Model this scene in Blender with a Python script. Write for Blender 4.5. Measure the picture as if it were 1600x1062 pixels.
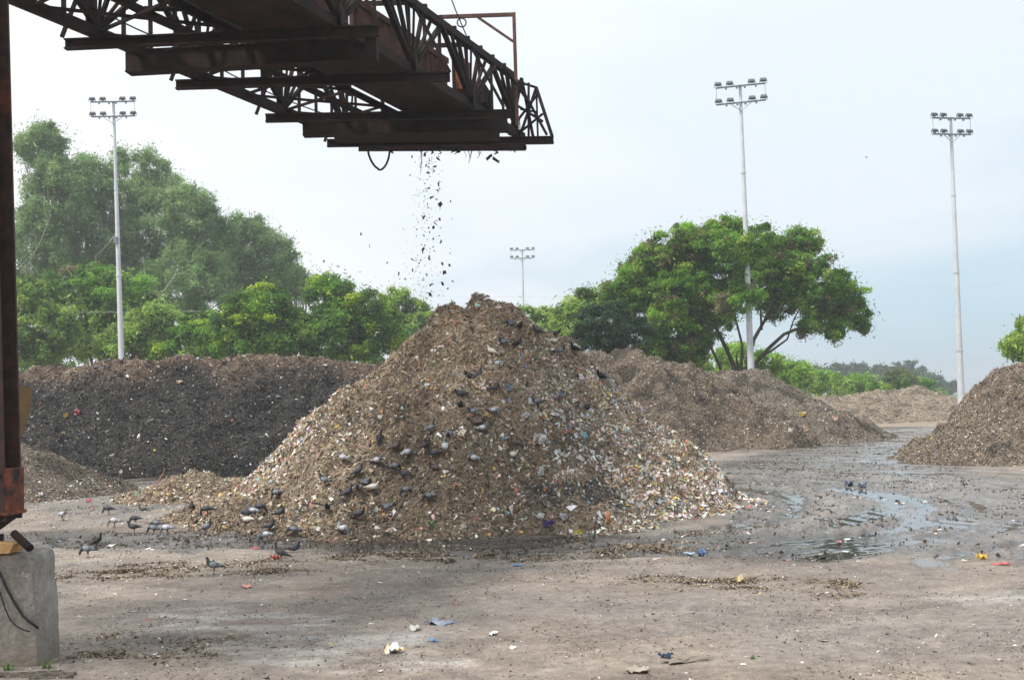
import bpy, math, random
import numpy as np
from mathutils import Vector, Matrix
from mathutils.bvhtree import BVHTree
random.seed(7); RNG = np.random.default_rng(7)
S = bpy.context.scene
for o in list(bpy.data.objects): bpy.data.objects.remove(o)

# ------------------------------------------------------------------ camera
FPX = 1850.0; CH = 2.05; ROLL = .03; PIT = math.atan(100/FPX)
fw = np.array([0, math.cos(PIT), math.sin(PIT)]); u0 = np.array([0, -math.sin(PIT), math.cos(PIT)]); r0 = np.array([1., 0, 0])
cr = r0*math.cos(ROLL)-u0*math.sin(ROLL); cu = u0*math.cos(ROLL)+r0*math.sin(ROLL)
CP = np.array([0, 0, CH])
cam = bpy.data.objects.new('camera', bpy.data.cameras.new('camera')); S.collection.objects.link(cam)
M4 = Matrix.Identity(4)
for i in range(3): M4[i][0] = cr[i]; M4[i][1] = cu[i]; M4[i][2] = -fw[i]; M4[i][3] = CP[i]
cam.matrix_world = M4
cam.data.sensor_width = 36; cam.data.lens = FPX/1600*36; cam.data.clip_end = 5000; cam.data.clip_start = .1
S.camera = cam; S.render.resolution_x = 1024; S.render.resolution_y = 679
# ------------------------------------------------------------------ light
SUN_EL, SUN_AZ = math.radians(58), math.radians(-125)   # azimuth from +Y, clockwise: behind left of the camera
sd = Vector((math.sin(SUN_AZ)*math.cos(SUN_EL), math.cos(SUN_AZ)*math.cos(SUN_EL), math.sin(SUN_EL)))
sl = bpy.data.lights.new('sun', 'SUN'); sl.energy = 3.2; sl.angle = math.radians(10); sl.color = (1, .96, .9)
so = bpy.data.objects.new('sun', sl); S.collection.objects.link(so); so.rotation_euler = (-sd).to_track_quat('-Z', 'Y').to_euler()
W = bpy.data.worlds.new('World'); S.world = W; W.use_nodes = True
nt = W.node_tree; N = nt.nodes; L = nt.links; N.clear()
def nd(tree, t, **k):
    n = tree.nodes.new(t)
    for a, b in k.items():
        if isinstance(a, str) and hasattr(n, a): setattr(n, a, b)
    return n
def mth(tree, op, a, b=None, c=None, clamp=False):
    n = tree.nodes.new('ShaderNodeMath'); n.operation = op; n.use_clamp = clamp
    for i, v in enumerate((a, b, c)):
        if v is None: continue
        if isinstance(v, (int, float)): n.inputs[i].default_value = v
        else: tree.links.new(v, n.inputs[i])
    return n.outputs[0]
def mixc(tree, fac, a, b, mode='MIX'):
    n = tree.nodes.new('ShaderNodeMix'); n.data_type = 'RGBA'; n.blend_type = mode
    for i, v in ((0, fac), (6, a), (7, b)):
        if isinstance(v, (int, float)): n.inputs[i].default_value = v
        elif isinstance(v, tuple): n.inputs[i].default_value = (*v[:3], 1)
        else: tree.links.new(v, n.inputs[i])
    return n.outputs[2]
def ramp(tree, v, stops):
    n = tree.nodes.new('ShaderNodeValToRGB'); e = n.color_ramp.elements
    while len(e) < len(stops): e.new(.5)
    for i, (p, c) in enumerate(stops): e[i].position = p; e[i].color = (c, c, c, 1) if isinstance(c, (int, float)) else (*c, 1)
    tree.links.new(v, n.inputs[0]); return n.outputs[0]
def noise(tree, vec, scale, detail=4, rough=.55, dist=0):
    n = tree.nodes.new('ShaderNodeTexNoise'); n.inputs['Scale'].default_value = scale; n.inputs['Detail'].default_value = detail
    n.inputs['Roughness'].default_value = rough; n.inputs['Distortion'].default_value = dist
    if vec is not None: tree.links.new(vec, n.inputs['Vector'])
    return n.outputs['Fac']
sky = N.new('ShaderNodeTexSky'); sky.sky_type = 'NISHITA'; sky.sun_disc = False; sky.sun_elevation = SUN_EL; sky.sun_rotation = SUN_AZ; sky.dust_density = 2
bg = N.new('ShaderNodeBackground'); bg.inputs[1].default_value = .1
tc = N.new('ShaderNodeTexCoord'); sep = N.new('ShaderNodeSeparateXYZ'); L.new(tc.outputs['Generated'], sep.inputs[0])
mp = N.new('ShaderNodeMapping'); mp.inputs['Scale'].default_value = (1, 1, 3.2); mp.inputs['Location'].default_value = (.35, .1, .2); L.new(tc.outputs['Generated'], mp.inputs[0])
n1 = noise(nt, mp.outputs[0], 2.6, 6, .5, .3)
# cloud cover thins towards the horizon on the right
t = mth(nt, 'MULTIPLY_ADD', sep.outputs[2], 3.0, -.10)
t = mth(nt, 'MULTIPLY_ADD', sep.outputs[0], -1.0, t)
t = mth(nt, 'MULTIPLY_ADD', n1, 1.6, t)
cover = ramp(nt, t, [(.42, 0.0), (1.12, 1.0)])
lum = mth(nt, 'MULTIPLY_ADD', sep.outputs[0], -1.1, mth(nt, 'MULTIPLY_ADD', n1, .9, -.05))
cc = mixc(nt, ramp(nt, lum, [(.25, 0.0), (.75, 1.0)]), (6.75, 7.4, 8.0), (8.6, 8.75, 9.0))
clear = mixc(nt, .75, sky.outputs[0], (4.6, 6.6, 7.9))
L.new(mixc(nt, cover, clear, cc), bg.inputs[0])
out = N.new('ShaderNodeOutputWorld'); L.new(bg.outputs[0], out.inputs[0])
S.view_settings.view_transform = 'Standard'; S.view_settings.look = 'None'; S.view_settings.gamma = 1; S.view_settings.exposure = 0.38

# ------------------------------------------------------------------ geometry helpers
def ray(x, y): return fw + cr*(x-800)/FPX - cu*(y-531)/FPX
def pz(x, y, z):
    d = ray(x, y); return CP + d*(z-CH)/d[2]
def pd(x, y, dep):
    d = ray(x, y); return CP + d*dep/d[1]
def vn(x, y, seed=0):
    xi = np.floor(x).astype(np.int64); yi = np.floor(y).astype(np.int64); fx = x-xi; fy = y-yi
    fx = fx*fx*(3-2*fx); fy = fy*fy*(3-2*fy)
    def h(a, b):
        n = (a*374761393 + b*668265263 + seed*974634777) & 0xffffffff
        n = ((n ^ (n >> 13))*1274126177) & 0xffffffff
        return ((n ^ (n >> 16)) & 0xffff)/65535.
    return (h(xi, yi)*(1-fx)+h(xi+1, yi)*fx)*(1-fy) + (h(xi, yi+1)*(1-fx)+h(xi+1, yi+1)*fx)*fy
def fbm(x, y, seed=0, oc=4, g=.5):
    s = 0; a = 1; t = 0
    for i in range(oc): s = s+a*vn(x*2**i+i*7.3, y*2**i+i*3.1, seed+i); t += a; a *= g
    return s/t*2-1
def sm(e0, e1, x):
    t = np.clip((x-e0)/(e1-e0), 0, 1); return t*t*(3-2*t)
def tag(o, label=None, cat=None, group=None, kind=None):
    if label: o['label'] = label
    if cat: o['category'] = cat
    if group: o['group'] = group
    if kind: o['kind'] = kind
    return o
def empty(name, loc=(0, 0, 0)):
    o = bpy.data.objects.new(name, None); S.collection.objects.link(o); o.location = loc; o.empty_display_size = .2; return o
def link(name, me, parent=None):
    o = bpy.data.objects.new(name, me); S.collection.objects.link(o)
    if parent is not None: o.parent = parent
    return o
def wloc(o):
    v = Vector((0, 0, 0))
    while o is not None: v += o.location; o = o.parent
    return v
def npmesh(name, V, F, mat, parent=None, col=None, smooth=False, attrs=None, off=None):
    """V (n,3), F (m,k) numpy arrays; vertices in world space, moved into the parent's space"""
    V = np.asarray(V, dtype=np.float64); F = np.asarray(F, dtype=np.int32)
    if parent is not None: V = V-np.array(wloc(parent))
    if off is not None: V = V-np.array(off)
    me = bpy.data.meshes.new(name); k = F.shape[1]
    me.vertices.add(len(V)); me.vertices.foreach_set('co', V.astype(np.float32).ravel())
    me.loops.add(F.size); me.loops.foreach_set('vertex_index', F.ravel())
    me.polygons.add(len(F)); me.polygons.foreach_set('loop_start', np.arange(0, F.size, k, dtype=np.int32))
    me.polygons.foreach_set('loop_total', np.full(len(F), k, dtype=np.int32))
    if smooth: me.polygons.foreach_set('use_smooth', np.ones(len(F), dtype=bool))
    me.update(calc_edges=True)
    if col is not None:
        a = me.color_attributes.new('Col', 'FLOAT_COLOR', 'POINT'); c = np.ones((len(V), 4), np.float32); c[:, :3] = col; a.data.foreach_set('color', c.ravel())
    for nme, vals in (attrs or {}).items():
        a = me.attributes.new(nme, 'FLOAT', 'POINT'); a.data.foreach_set('value', np.asarray(vals, np.float32))
    me.materials.append(mat); o = link(name, me, parent)
    if off is not None: o.location = off
    return o
class MB:
    def __init__(s): s.v = []; s.f = []; s.c = []
    def add(s, vs, fs, col=(1, 1, 1)):
        b = len(s.v); s.v += [tuple(map(float, p)) for p in vs]; s.f += [tuple(b+i for i in f) for f in fs]; s.c += [col]*len(vs); return s
    def box(s, c, sz, R=None, col=(1, 1, 1)):
        R = R or Matrix.Identity(3); c = Vector(c); vs = []
        for x in (-1, 1):
            for y in (-1, 1):
                for z in (-1, 1): vs.append(c+R@Vector((x*sz[0]/2, y*sz[1]/2, z*sz[2]/2)))
        return s.add(vs, [(0, 1, 3, 2), (4, 6, 7, 5), (0, 4, 5, 1), (2, 3, 7, 6), (0, 2, 6, 4), (1, 5, 7, 3)], col)
    def beam(s, p, q, w, h, col=(1, 1, 1), up=(0, 0, 1)):
        p = Vector(p); q = Vector(q); d = (q-p); L_ = d.length; d.normalize(); up = Vector(up)
        if abs(d.dot(up)) > .98: up = Vector((0, 1, 0))
        a = up.cross(d).normalized(); b = d.cross(a)
        R = Matrix((a, d, b)).transposed(); return s.box((p+q)/2, (w, L_, h), R, col)
    def ibeam(s, p, q, w, h, t=.03):
        p = Vector(p); q = Vector(q); u = Vector((0, 0, 1))
        s.beam(p+u*(h/2-t/2), q+u*(h/2-t/2), w, t); s.beam(p-u*(h/2-t/2), q-u*(h/2-t/2), w, t)
        s.beam(p, q, t, h-2*t-.004); return s
    def tube(s, pts, rad, n=8, col=(1, 1, 1), cap=True):
        pts = [Vector(p) for p in pts]; b = len(s.v); prev = None
        if not hasattr(rad, '__len__'): rad = [rad]*len(pts)
        for i, p in enumerate(pts):
            d = (pts[min(i+1, len(pts)-1)]-pts[max(i-1, 0)]).normalized()
            a = d.orthogonal().normalized() if prev is None else (prev-d*prev.dot(d)).normalized()
            prev = a; c = d.cross(a)
            for k in range(n):
                t = 2*math.pi*k/n; s.v.append(tuple(p+(a*math.cos(t)+c*math.sin(t))*rad[i])); s.c.append(col)
        for i in range(len(pts)-1):
            for k in range(n):
                k2 = (k+1) % n; s.f.append((b+i*n+k, b+i*n+k2, b+(i+1)*n+k2, b+(i+1)*n+k))
        if cap: s.f.append(tuple(b+k for k in reversed(range(n)))); s.f.append(tuple(b+(len(pts)-1)*n+k for k in range(n)))
        return s
    def build(s, name, mat, parent=None, smooth=False, origin=None, bevel=0):
        off = wloc(parent) if parent is not None else (Vector(origin) if origin is not None else Vector((0, 0, 0)))
        me = bpy.data.meshes.new(name); me.from_pydata([Vector(v)-off for v in s.v], [], s.f); me.update()
        a = me.color_attributes.new('Col', 'FLOAT_COLOR', 'POINT'); a.data.foreach_set('color', [x for c in s.c for x in (*c, 1)])
        if smooth: me.polygons.foreach_set('use_smooth', [True]*len(me.polygons))
        me.materials.append(mat); o = link(name, me, parent)
        if origin is not None and parent is None: o.location = origin
        if bevel:
            m = o.modifiers.new('bevel', 'BEVEL'); m.width = bevel; m.segments = 1; m.limit_method = 'ANGLE'
        return o

# ------------------------------------------------------------------ materials
def material(name, rough=.8, spec=.3, metal=0):
    m = bpy.data.materials.new(name); m.use_nodes = True; t = m.node_tree; p = t.nodes['Principled BSDF']
    p.inputs['Roughness'].default_value = rough; p.inputs['Specular IOR Level'].default_value = spec; p.inputs['Metallic'].default_value = metal
    return m, t, p
def attr(t, name='Col'):
    a = t.nodes.new('ShaderNodeAttribute'); a.attribute_name = name; return a
def objco(t):
    return t.nodes.new('ShaderNodeTexCoord').outputs['Object']
def bump(t, p, h, strength=.5, dist=.05):
    b = t.nodes.new('ShaderNodeBump'); b.inputs['Strength'].default_value = strength; b.inputs['Distance'].default_value = dist
    t.links.new(h, b.inputs['Height']); t.links.new(b.outputs[0], p.inputs['Normal'])
def noisy(name, a, b, scale=6, rough=.8, spec=.3, metal=0, bstr=.3, bdist=.01, detail=6, lo=.35, hi=.65, extra=None):
    m, t, p = material(name, rough, spec, metal); c = objco(t)
    n = noise(t, c, scale, detail, .65)
    col = mixc(t, ramp(t, n, [(lo, 0.), (hi, 1.)]), a, b)
    if extra:   # (colour, scale, lo, hi): a second patchy layer
        e = noise(t, c, extra[1], 5, .7, .4); col = mixc(t, ramp(t, e, [(extra[2], 0.), (extra[3], 1.)]), col, extra[0])
    t.links.new(col, p.inputs['Base Color']); bump(t, p, n, bstr, bdist); return m
m_rust = noisy('rusted_steel', (.012, .0095, .009), (.034, .019, .015), 5, .85, .2, extra=((.08, .032, .02), 1.3, .64, .82))
m_rustred = noisy('rusted_red_panel', (.16, .075, .06), (.07, .04, .035), 4, .85, .2)
m_belly = noisy('belly_plate_rust', (.014, .010, .009), (.045, .023, .016), 2.5, .85, .2)
m_column = noisy('column_rust', (.035, .024, .022), (.085, .045, .035), 7, .75, .3, extra=((.2, .05, .022), 2.2, .57, .72))
m_colbase = noisy('column_foot_rust', (.05, .02, .013), (.26, .065, .025), 7, .7, .3, extra=((.02, .012, .01), 4, .5, .6))
m_orange = noisy('orange_paint', (.45, .13, .05), (.2, .07, .04), 6, .7)
m_black = noisy('black_rubber', (.012, .012, .013), (.03, .03, .03), 20, .7)
m_pole = noisy('galvanised_pole', (.50, .53, .56), (.64, .66, .68), 1.5, .5, .4, bstr=.05)
m_lampb = noisy('floodlight_housing', (.10, .11, .13), (.22, .23, .25), 5, .5, .4)
m_lens = noisy('floodlight_glass', (.10, .11, .11), (.2, .21, .21), 5, .35, .5)
m_bracket = noisy('floodlight_bracket', (.12, .15, .2), (.2, .23, .28), 5, .5, .4)
m_wood = noisy('raw_wood', (.55, .33, .14), (.35, .2, .09), 9, .8)
m_ply = noisy('plywood', (.38, .26, .13), (.24, .15, .08), 6, .8, extra=((.12, .1, .08), 3, .55, .75))
m_bark = noisy('bark', (.03, .024, .019), (.07, .055, .045), 8, .9)
m_barkpale = noisy('pale_bark', (.38, .34, .3), (.2, .17, .14), 3, .9)
m_city = noisy('city_render', (.6, .6, .6), (.5, .47, .45), .05, .9, bstr=0)
m_citywin = noisy('city_glass', (.1, .13, .17), (.15, .18, .2), .5, .3, bstr=0)

def scrap_mat():
    m, t, p = material('scrap', .65, .3); a = attr(t); t.links.new(a.outputs['Color'], p.inputs['Base Color']); return m
m_scrap = scrap_mat()
def leaf_mat(name, tr=.35):
    m = bpy.data.materials.new(name); m.use_nodes = True; t = m.node_tree; p = t.nodes['Principled BSDF']
    a = attr(t); t.links.new(a.outputs['Color'], p.inputs['Base Color']); p.inputs['Roughness'].default_value = .55; p.inputs['Specular IOR Level'].default_value = .25
    tr_ = t.nodes.new('ShaderNodeBsdfTranslucent'); hs = t.nodes.new('ShaderNodeHueSaturation'); hs.inputs['Value'].default_value = 1.5; hs.inputs['Hue'].default_value = .485
    t.links.new(a.outputs['Color'], hs.inputs['Color']); t.links.new(hs.outputs[0], tr_.inputs[0])
    mx = t.nodes.new('ShaderNodeMixShader'); mx.inputs[0].default_value = tr
    t.links.new(p.outputs[0], mx.inputs[1]); t.links.new(tr_.outputs[0], mx.inputs[2]); t.links.new(mx.outputs[0], t.nodes['Material Output'].inputs[0]); return m
m_leaf = leaf_mat('leaves')
def heap_mat():
    m, t, p = material('heap_soil', .95, .15); c = objco(t); a = attr(t)
    n = noise(t, c, 14, 8, .75); n2 = noise(t, c, 2.2, 5, .6)
    v = t.nodes.new('ShaderNodeTexVoronoi'); v.inputs['Scale'].default_value = 22; t.links.new(c, v.inputs['Vector'])
    k = mth(t, 'MULTIPLY', ramp(t, n, [(.3, .45), (.7, 1.5)]), ramp(t, n2, [(.3, .8), (.7, 1.2)]))
    k = mth(t, 'MULTIPLY', k, mth(t, 'MULTIPLY_ADD', v.outputs['Color'], .8, .6))
    t.links.new(mixc(t, 1., a.outputs['Color'], k, 'MULTIPLY'), p.inputs['Base Color'])
    bump(t, p, mth(t, 'ADD', n, mth(t, 'MULTIPLY', v.outputs['Distance'], .6)), 1., .08); return m
m_heap = heap_mat()

# ------------------------------------------------------------------ ground
def poly_dist(X, Y, pts):
    d = np.full(X.shape, 1e9)
    for (x0, y0), (x1, y1) in zip(pts[:-1], pts[1:]):
        ex, ey = x1-x0, y1-y0; q = ex*ex+ey*ey+1e-9; t = np.clip(((X-x0)*ex+(Y-y0)*ey)/q, 0, 1)
        d = np.minimum(d, np.hypot(X-x0-t*ex, Y-y0-t*ey))
    return d
def gp(*pp): return [tuple(pz(x, y, 0)[:2]) for x, y in pp]
def axis(lo, hi, fine_lo, fine_hi, step, grow):
    a = list(np.arange(fine_lo, fine_hi, step)); s = step; v = a[-1]
    while v < hi: s *= grow; v += s; a.append(v)
    s = step; v = a[0]; b = []
    while v > lo: s *= grow; v -= s; b.append(v)
    return np.array(b[::-1]+a)
gx = axis(-1500, 1500, -8, 14, .075, 1.035); gy = axis(-300, 1500, 6.5, 24, .06, 1.016)
GX, GY = np.meshgrid(gx, gy)
wq = fbm(GX*.35, GY*.35, 3, 4)*1.6; wq2 = fbm(GX*1.6, GY*1.6, 9, 3)*.5
def stroke(pts, w, soft):
    return 1-sm(w, w+soft, poly_dist(GX, GY, gp(*pts))+wq*.5+wq2)
wet = np.zeros(GX.shape)
HR = np.hypot(GX+.7, GY-24)+.25*fbm(GX*.3, GY*.3, 13, 3); HT = np.arctan2(GY-24, GX+.7)
TR = fbm(HR*3.2, HT*2.2, 14, 4); TR2 = fbm(HR*1.3+40, HT*1.4, 15, 4)
for pts, w, s, k in [([(1650, 830), (1450, 815), (1300, 790), (1220, 750)], 2.0, 1.6, 1.0), ([(1120, 850), (1300, 852), (1500, 862), (1680, 872)], .75, .6, 1.), ([(1330, 780), (1280, 740), (1330, 715), (1380, 690), (1420, 672)], 3., 2., 1.),
                     ([(1600, 790), (1500, 760), (1380, 735)], 1.5, 1.5, .9), ([(1160, 700), (1250, 700), (1330, 690)], 2.5, 2.5, .7), ([(80, 846), (500, 846), (850, 850), (1080, 852)], .95, .55, 1.), ([(900, 858), (1060, 850), (1180, 820)], .5, .6, 1.),
                     ([(40, 755), (160, 748), (300, 752), (400, 748)], 5.5, 2.5, .95), ([(60, 785), (200, 790), (260, 770)], 1.2, 1.5, .6)]:
    wet = np.maximum(wet, stroke(pts, w, s)*k)
puddle = np.zeros(GX.shape)
for pts, w in [([(1355, 688), (1420, 690)], .9), ([(1375, 677), (1440, 674)], 1.2), ([(1345, 720), (1390, 716)], .45), ([(1290, 690), (1330, 694)], .3), ([(1440, 872), (1475, 888)], .18), ([(1230, 805), (1330, 812)], .2), ([(1280, 860), (1370, 866)], .1), ([(1180, 795), (1230, 780)], .2), ([(1440, 840), (1520, 850)], .18), ([(960, 868), (1090, 866)], .1), ([(1370, 800), (1420, 797)], .25), ([(260, 745), (330, 748)], .15), ([(1120, 830), (1170, 826)], .12)]:
    puddle = np.maximum(puddle, 1-sm(w*.3, w*1.6, poly_dist(GX, GY, gp(*pts))+wq2*.6*min(1, w+.3)))
# shallow standing water follows the low spots of the wet yard
low = fbm(GX*.9+5, GY*.55, 21, 5)
low = .40*low-.80*TR-.25*TR2+.03
puddle = puddle*sm(-.25, .2, fbm(GX*2.5, GY*1.6, 25, 4)+.15)
puddle = np.maximum(puddle, wet*sm(-.04, .30, low)*np.where(GX > 2.5, 1, .6))
dust = np.maximum(stroke([(290, 965), (400, 975), (500, 990), (590, 995)], .12, .5), stroke([(420, 1015), (520, 1030), (620, 1025)], .05, .35))
dust = np.maximum(dust, stroke([(1540, 925), (1620, 930)], .2, .5)*.7)*sm(-.3, .35, fbm(GX*2.2, GY*5, 33, 5, .65)+.02)
mulch_c = .6*stroke([(95, 900), (180, 898)], .0, .7)+.7*stroke([(210, 888), (420, 892)], .0, .8)+.6*stroke([(430, 872), (620, 868)], .0, .8)+stroke([(660, 866), (850, 865), (1010, 855)], .1, .9)+.5*stroke([(1040, 905), (1290, 912)], .0, .6)+.42*stroke([(120, 1015), (240, 1020)], .05, .7)
mulch_c = np.clip(mulch_c, 0, 1)*np.clip(.45+1.1*fbm(GX*2.5, GY*3.5, 37, 4), .1, 1)*(1-wet*.3)
# height: broad unevenness, churned mud, tyre ruts
Z = .03*fbm(GX*.25, GY*.25, 1, 3)
near = np.exp(-np.maximum(np.hypot(GX, GY)-30, 0)/20)
Z += near*(.006*fbm(GX*5, GY*5, 2, 3)+wet*.055*fbm(GX*2.2, GY*3.6, 4, 5)*(1-puddle)+mulch_c*.012*(1+fbm(GX*6, GY*6, 6, 3)))
for off in np.linspace(-1.6, 1.6, 8):
    for base in ([(1700, 850), (1450, 830), (1280, 800), (1180, 760), (1140, 725)], [(40, 848), (500, 850), (900, 853), (1250, 862), (1700, 885)]):
        P = gp(*base); o_ = off*(1.0 if base[0][0] == 1700 else .33)
        P = [(x+o_*.7, y+o_) for x, y in P]
        d = poly_dist(GX, GY, P)+.08*fbm(GX*.6, GY*.6, 12, 2)
        Z += near*wet*(-.035*np.exp(-(d/.10)**2)+.025*np.exp(-((d-.2)/.07)**2))
Z += near*wet*.05*TR+near*(1-wet)*.008*TR
for P in ([(1490, 905), (1400, 960), (1290, 1062)], [(1575, 900), (1480, 965), (1385, 1062)]):
    Q = gp(*P); d = poly_dist(GX, GY, Q); a_ = (GX*.6+GY*.8); b2 = np.abs(d-.0)
    Z += -.014*(1-sm(.14, .2, d))+.012*(1-sm(.12, .17, d))*(np.sin((GX*.75+GY*.3)*48+b2*20) > .1)
Z = Z*(1-.92*near*puddle)-puddle*.02*near
for P, in [([(1530, 905), (1420, 985), (1330, 1062)],), ([(1560, 905), (1470, 985), (1400, 1062)],), ([(1480, 895), (1050, 990), (700, 1040)],), ([(1300, 930), (760, 985), (560, 1075)],)]:
    d = poly_dist(GX, GY, gp(*P))
    Z += -.012*np.exp(-(d/.13)**2)*(1+.6*np.sin(GX*40+GY*25))
c_dry = np.array([.29, .242, .20]); c_dry2 = np.array([.23, .20, .175]); c_mud = np.array([.135, .122, .111]); c_dust = np.array([.42, .39, .355]); c_mulch = np.array([.19, .145, .10])
q = sm(-.35, .35, fbm(GX*.5, GY*.5, 41, 5))[..., None]
GC = c_dry*(1-q)+c_dry2*q
red = sm(.1, .5, fbm(GX*.8+9, GY*.8, 52, 4))[..., None]; GC = GC*(1-red*.5)+np.array([.25, .19, .15])*red*.5
far = sm(60, 75, GY)[..., None]; GC = GC*(1-far)+np.array([.30, .24, .18])*far
vf = sm(95, 110, GY)[..., None]; GC = GC*(1-vf)+np.array([.10, .14, .05])*vf
GC = GC*(1-dust[..., None])+c_dust*dust[..., None]
GC = GC*(1-wet[..., None]*.85)+c_mud*wet[..., None]*.85
GC = GC*(1+(.45*wet+.16)[..., None]*TR[..., None]+(.2*wet+.2)[..., None]*TR2[..., None])
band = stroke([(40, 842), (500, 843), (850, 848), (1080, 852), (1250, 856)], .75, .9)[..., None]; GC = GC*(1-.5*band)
GC = GC*(1-mulch_c[..., None]*.7)+c_mulch*mulch_c[..., None]*.7
ny, nx = GX.shape
idx = np.arange(ny*nx).reshape(ny, nx)
GF = np.stack([idx[:-1, :-1], idx[:-1, 1:], idx[1:, 1:], idx[1:, :-1]], -1).reshape(-1, 4)
GV = np.stack([GX, GY, Z], -1).reshape(-1, 3)
def ground_mat():
    m, t, p = material('yard_ground', .9, .55); c = objco(t); a = attr(t); w = attr(t, 'wet').outputs['Fac']; pu = attr(t, 'puddle').outputs['Fac']
    n = noise(t, c, 9, 10, .72); n2 = noise(t, c, 60, 4, .7); n3 = noise(t, c, 1.7, 8, .65, .6)
    k = mth(t, 'MULTIPLY', ramp(t, n, [(.28, .62), (.72, 1.35)]), ramp(t, n2, [(.3, .7), (.7, 1.28)]))
    k = mth(t, 'MULTIPLY', k, ramp(t, n3, [(.3, .66), (.7, 1.3)]))
    col = mixc(t, 1., a.outputs['Color'], k, 'MULTIPLY')
    v = t.nodes.new('ShaderNodeTexVoronoi'); v.inputs['Scale'].default_value = 38; t.links.new(c, v.inputs['Vector'])
    sp = mth(t, 'MULTIPLY', ramp(t, v.outputs['Distance'], [(.1, 1.), (.2, 0.)]), ramp(t, noise(t, c, 2, 3), [(.45, 0.), (.6, .7)]))
    col = mixc(t, sp, col, (.05, .04, .035))
    t.links.new(mixc(t, mth(t, 'MULTIPLY', pu, .6), col, (.05, .05, .052)), p.inputs['Base Color'])
    pz_ = mth(t, 'ADD', pu, mth(t, 'MULTIPLY_ADD', n, .5, -.25)); pz_ = ramp(t, pz_, [(.25, 0.), (.75, 1.)])
    r = mth(t, 'MULTIPLY_ADD', w, -.68, .95); r = mth(t, 'ADD', r, mth(t, 'MULTIPLY_ADD', n, .3, -.15))
    r2 = mth(t, 'MULTIPLY', r, mth(t, 'MULTIPLY_ADD', pz_, -.78, 1.)); t.links.new(r2, p.inputs['Roughness'])
    b = t.nodes.new('ShaderNodeBump'); b.inputs['Distance'].default_value = .03
    t.links.new(mth(t, 'MULTIPLY', mth(t, 'MULTIPLY_ADD', pz_, -.9, .9), mth(t, 'MULTIPLY_ADD', w, -.45, 1.)), b.inputs['Strength'])
    t.links.new(mth(t, 'ADD', n, mth(t, 'MULTIPLY', n2, .35)), b.inputs['Height']); t.links.new(b.outputs[0], p.inputs['Normal']); return m
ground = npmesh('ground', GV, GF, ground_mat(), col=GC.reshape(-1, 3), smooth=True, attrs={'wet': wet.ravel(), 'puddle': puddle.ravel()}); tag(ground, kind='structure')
def gz(x, y):
    i = np.clip(np.searchsorted(gy, y)-1, 0, ny-2); j = np.clip(np.searchsorted(gx, x)-1, 0, nx-2)
    return Z[i, j]
def gsample(A, x, y):
    i = np.clip(np.searchsorted(gy, y)-1, 0, ny-2); j = np.clip(np.searchsorted(gx, x)-1, 0, nx-2); return A[i, j]

# ------------------------------------------------------------------ scraps (quads strewn over a surface)
def scatter_quads(P, Nn, size, aspect, flat, col, rng=RNG, leaf=False):
    """P centres, Nn normals, size per quad; returns V,F,C: each a slightly folded scrap"""
    n = len(P); rn = rng.normal(size=(n, 3)); rn /= np.linalg.norm(rn, axis=1)[:, None]
    nn = Nn*flat+rn*(1-flat); nn /= np.linalg.norm(nn, axis=1)[:, None]
    a = np.cross(nn, rng.normal(size=(n, 3))); a /= np.linalg.norm(a, axis=1)[:, None]; b = np.cross(nn, a)
    a = a*(size*aspect)[:, None]/2; b = b*(size/aspect)[:, None]/2
    sk = rng.uniform(.6, 1.1, (n, 4, 1)); bend = nn*(size*rng.uniform(-.25, .25, n))[:, None]
    if leaf:
        V = np.stack([P-a, P-b*.8+a*.1+bend, P+a, P+b*.8+a*.1+bend], 1).reshape(-1, 3)
        return V, np.arange(4*n).reshape(n, 4), np.repeat(col, 4, 0)
    V = np.stack([P-a*sk[:, 0]-b, P+a-b*sk[:, 1]+bend, P+a*sk[:, 2]+b, P-a+b*sk[:, 3]+bend], 1).reshape(-1, 3)
    F = np.arange(4*n).reshape(n, 4); C = np.repeat(col, 4, 0); return V, F, C
def palette(n, cols, w, rng=RNG, jit=.18):
    cols = np.array(cols); w = np.array(w, float); i = rng.choice(len(cols), n, p=w/w.sum())
    return np.clip(cols[i]*rng.uniform(1-jit*1.6, 1+jit*1.6, (n, 1))*(1+rng.uniform(-jit*.4, jit*.4, (n, 3))), .005, .9)
BROWN = [(.31, .235, .16), (.25, .188, .13), (.38, .30, .21), (.17, .132, .094), (.48, .39, .29), (.33, .25, .15), (.07, .06, .048)]
BRW = [6, 6, 4, 2.5, 1.2, 2, 1.2]
LITT = [(.78, .76, .72), (.6, .56, .5), (.72, .5, .46), (.62, .16, .14), (.7, .5, .12), (.2, .3, .5), (.55, .28, .12), (.3, .42, .25), (.75, .65, .5), (.3, .5, .5)]
LIW = [8, 7, 3, 1.0, 1.7, .7, 1.5, .7, 4, .5]
DARK = [(.035, .033, .032), (.05, .046, .042), (.075, .066, .058), (.022, .021, .021), (.11, .095, .08), (.3, .28, .25), (.55, .53, .5)]
DKW = [6, 7, 5, 5, 2.5, .4, .18]
GREYB = [(.19, .15, .11), (.235, .19, .142), (.14, .112, .086), (.29, .24, .18), (.07, .057, .045), (.36, .31, .25), (.6, .57, .52)]
GBW = [6, 6, 5, 2.5, 2, .5, .2]

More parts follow.
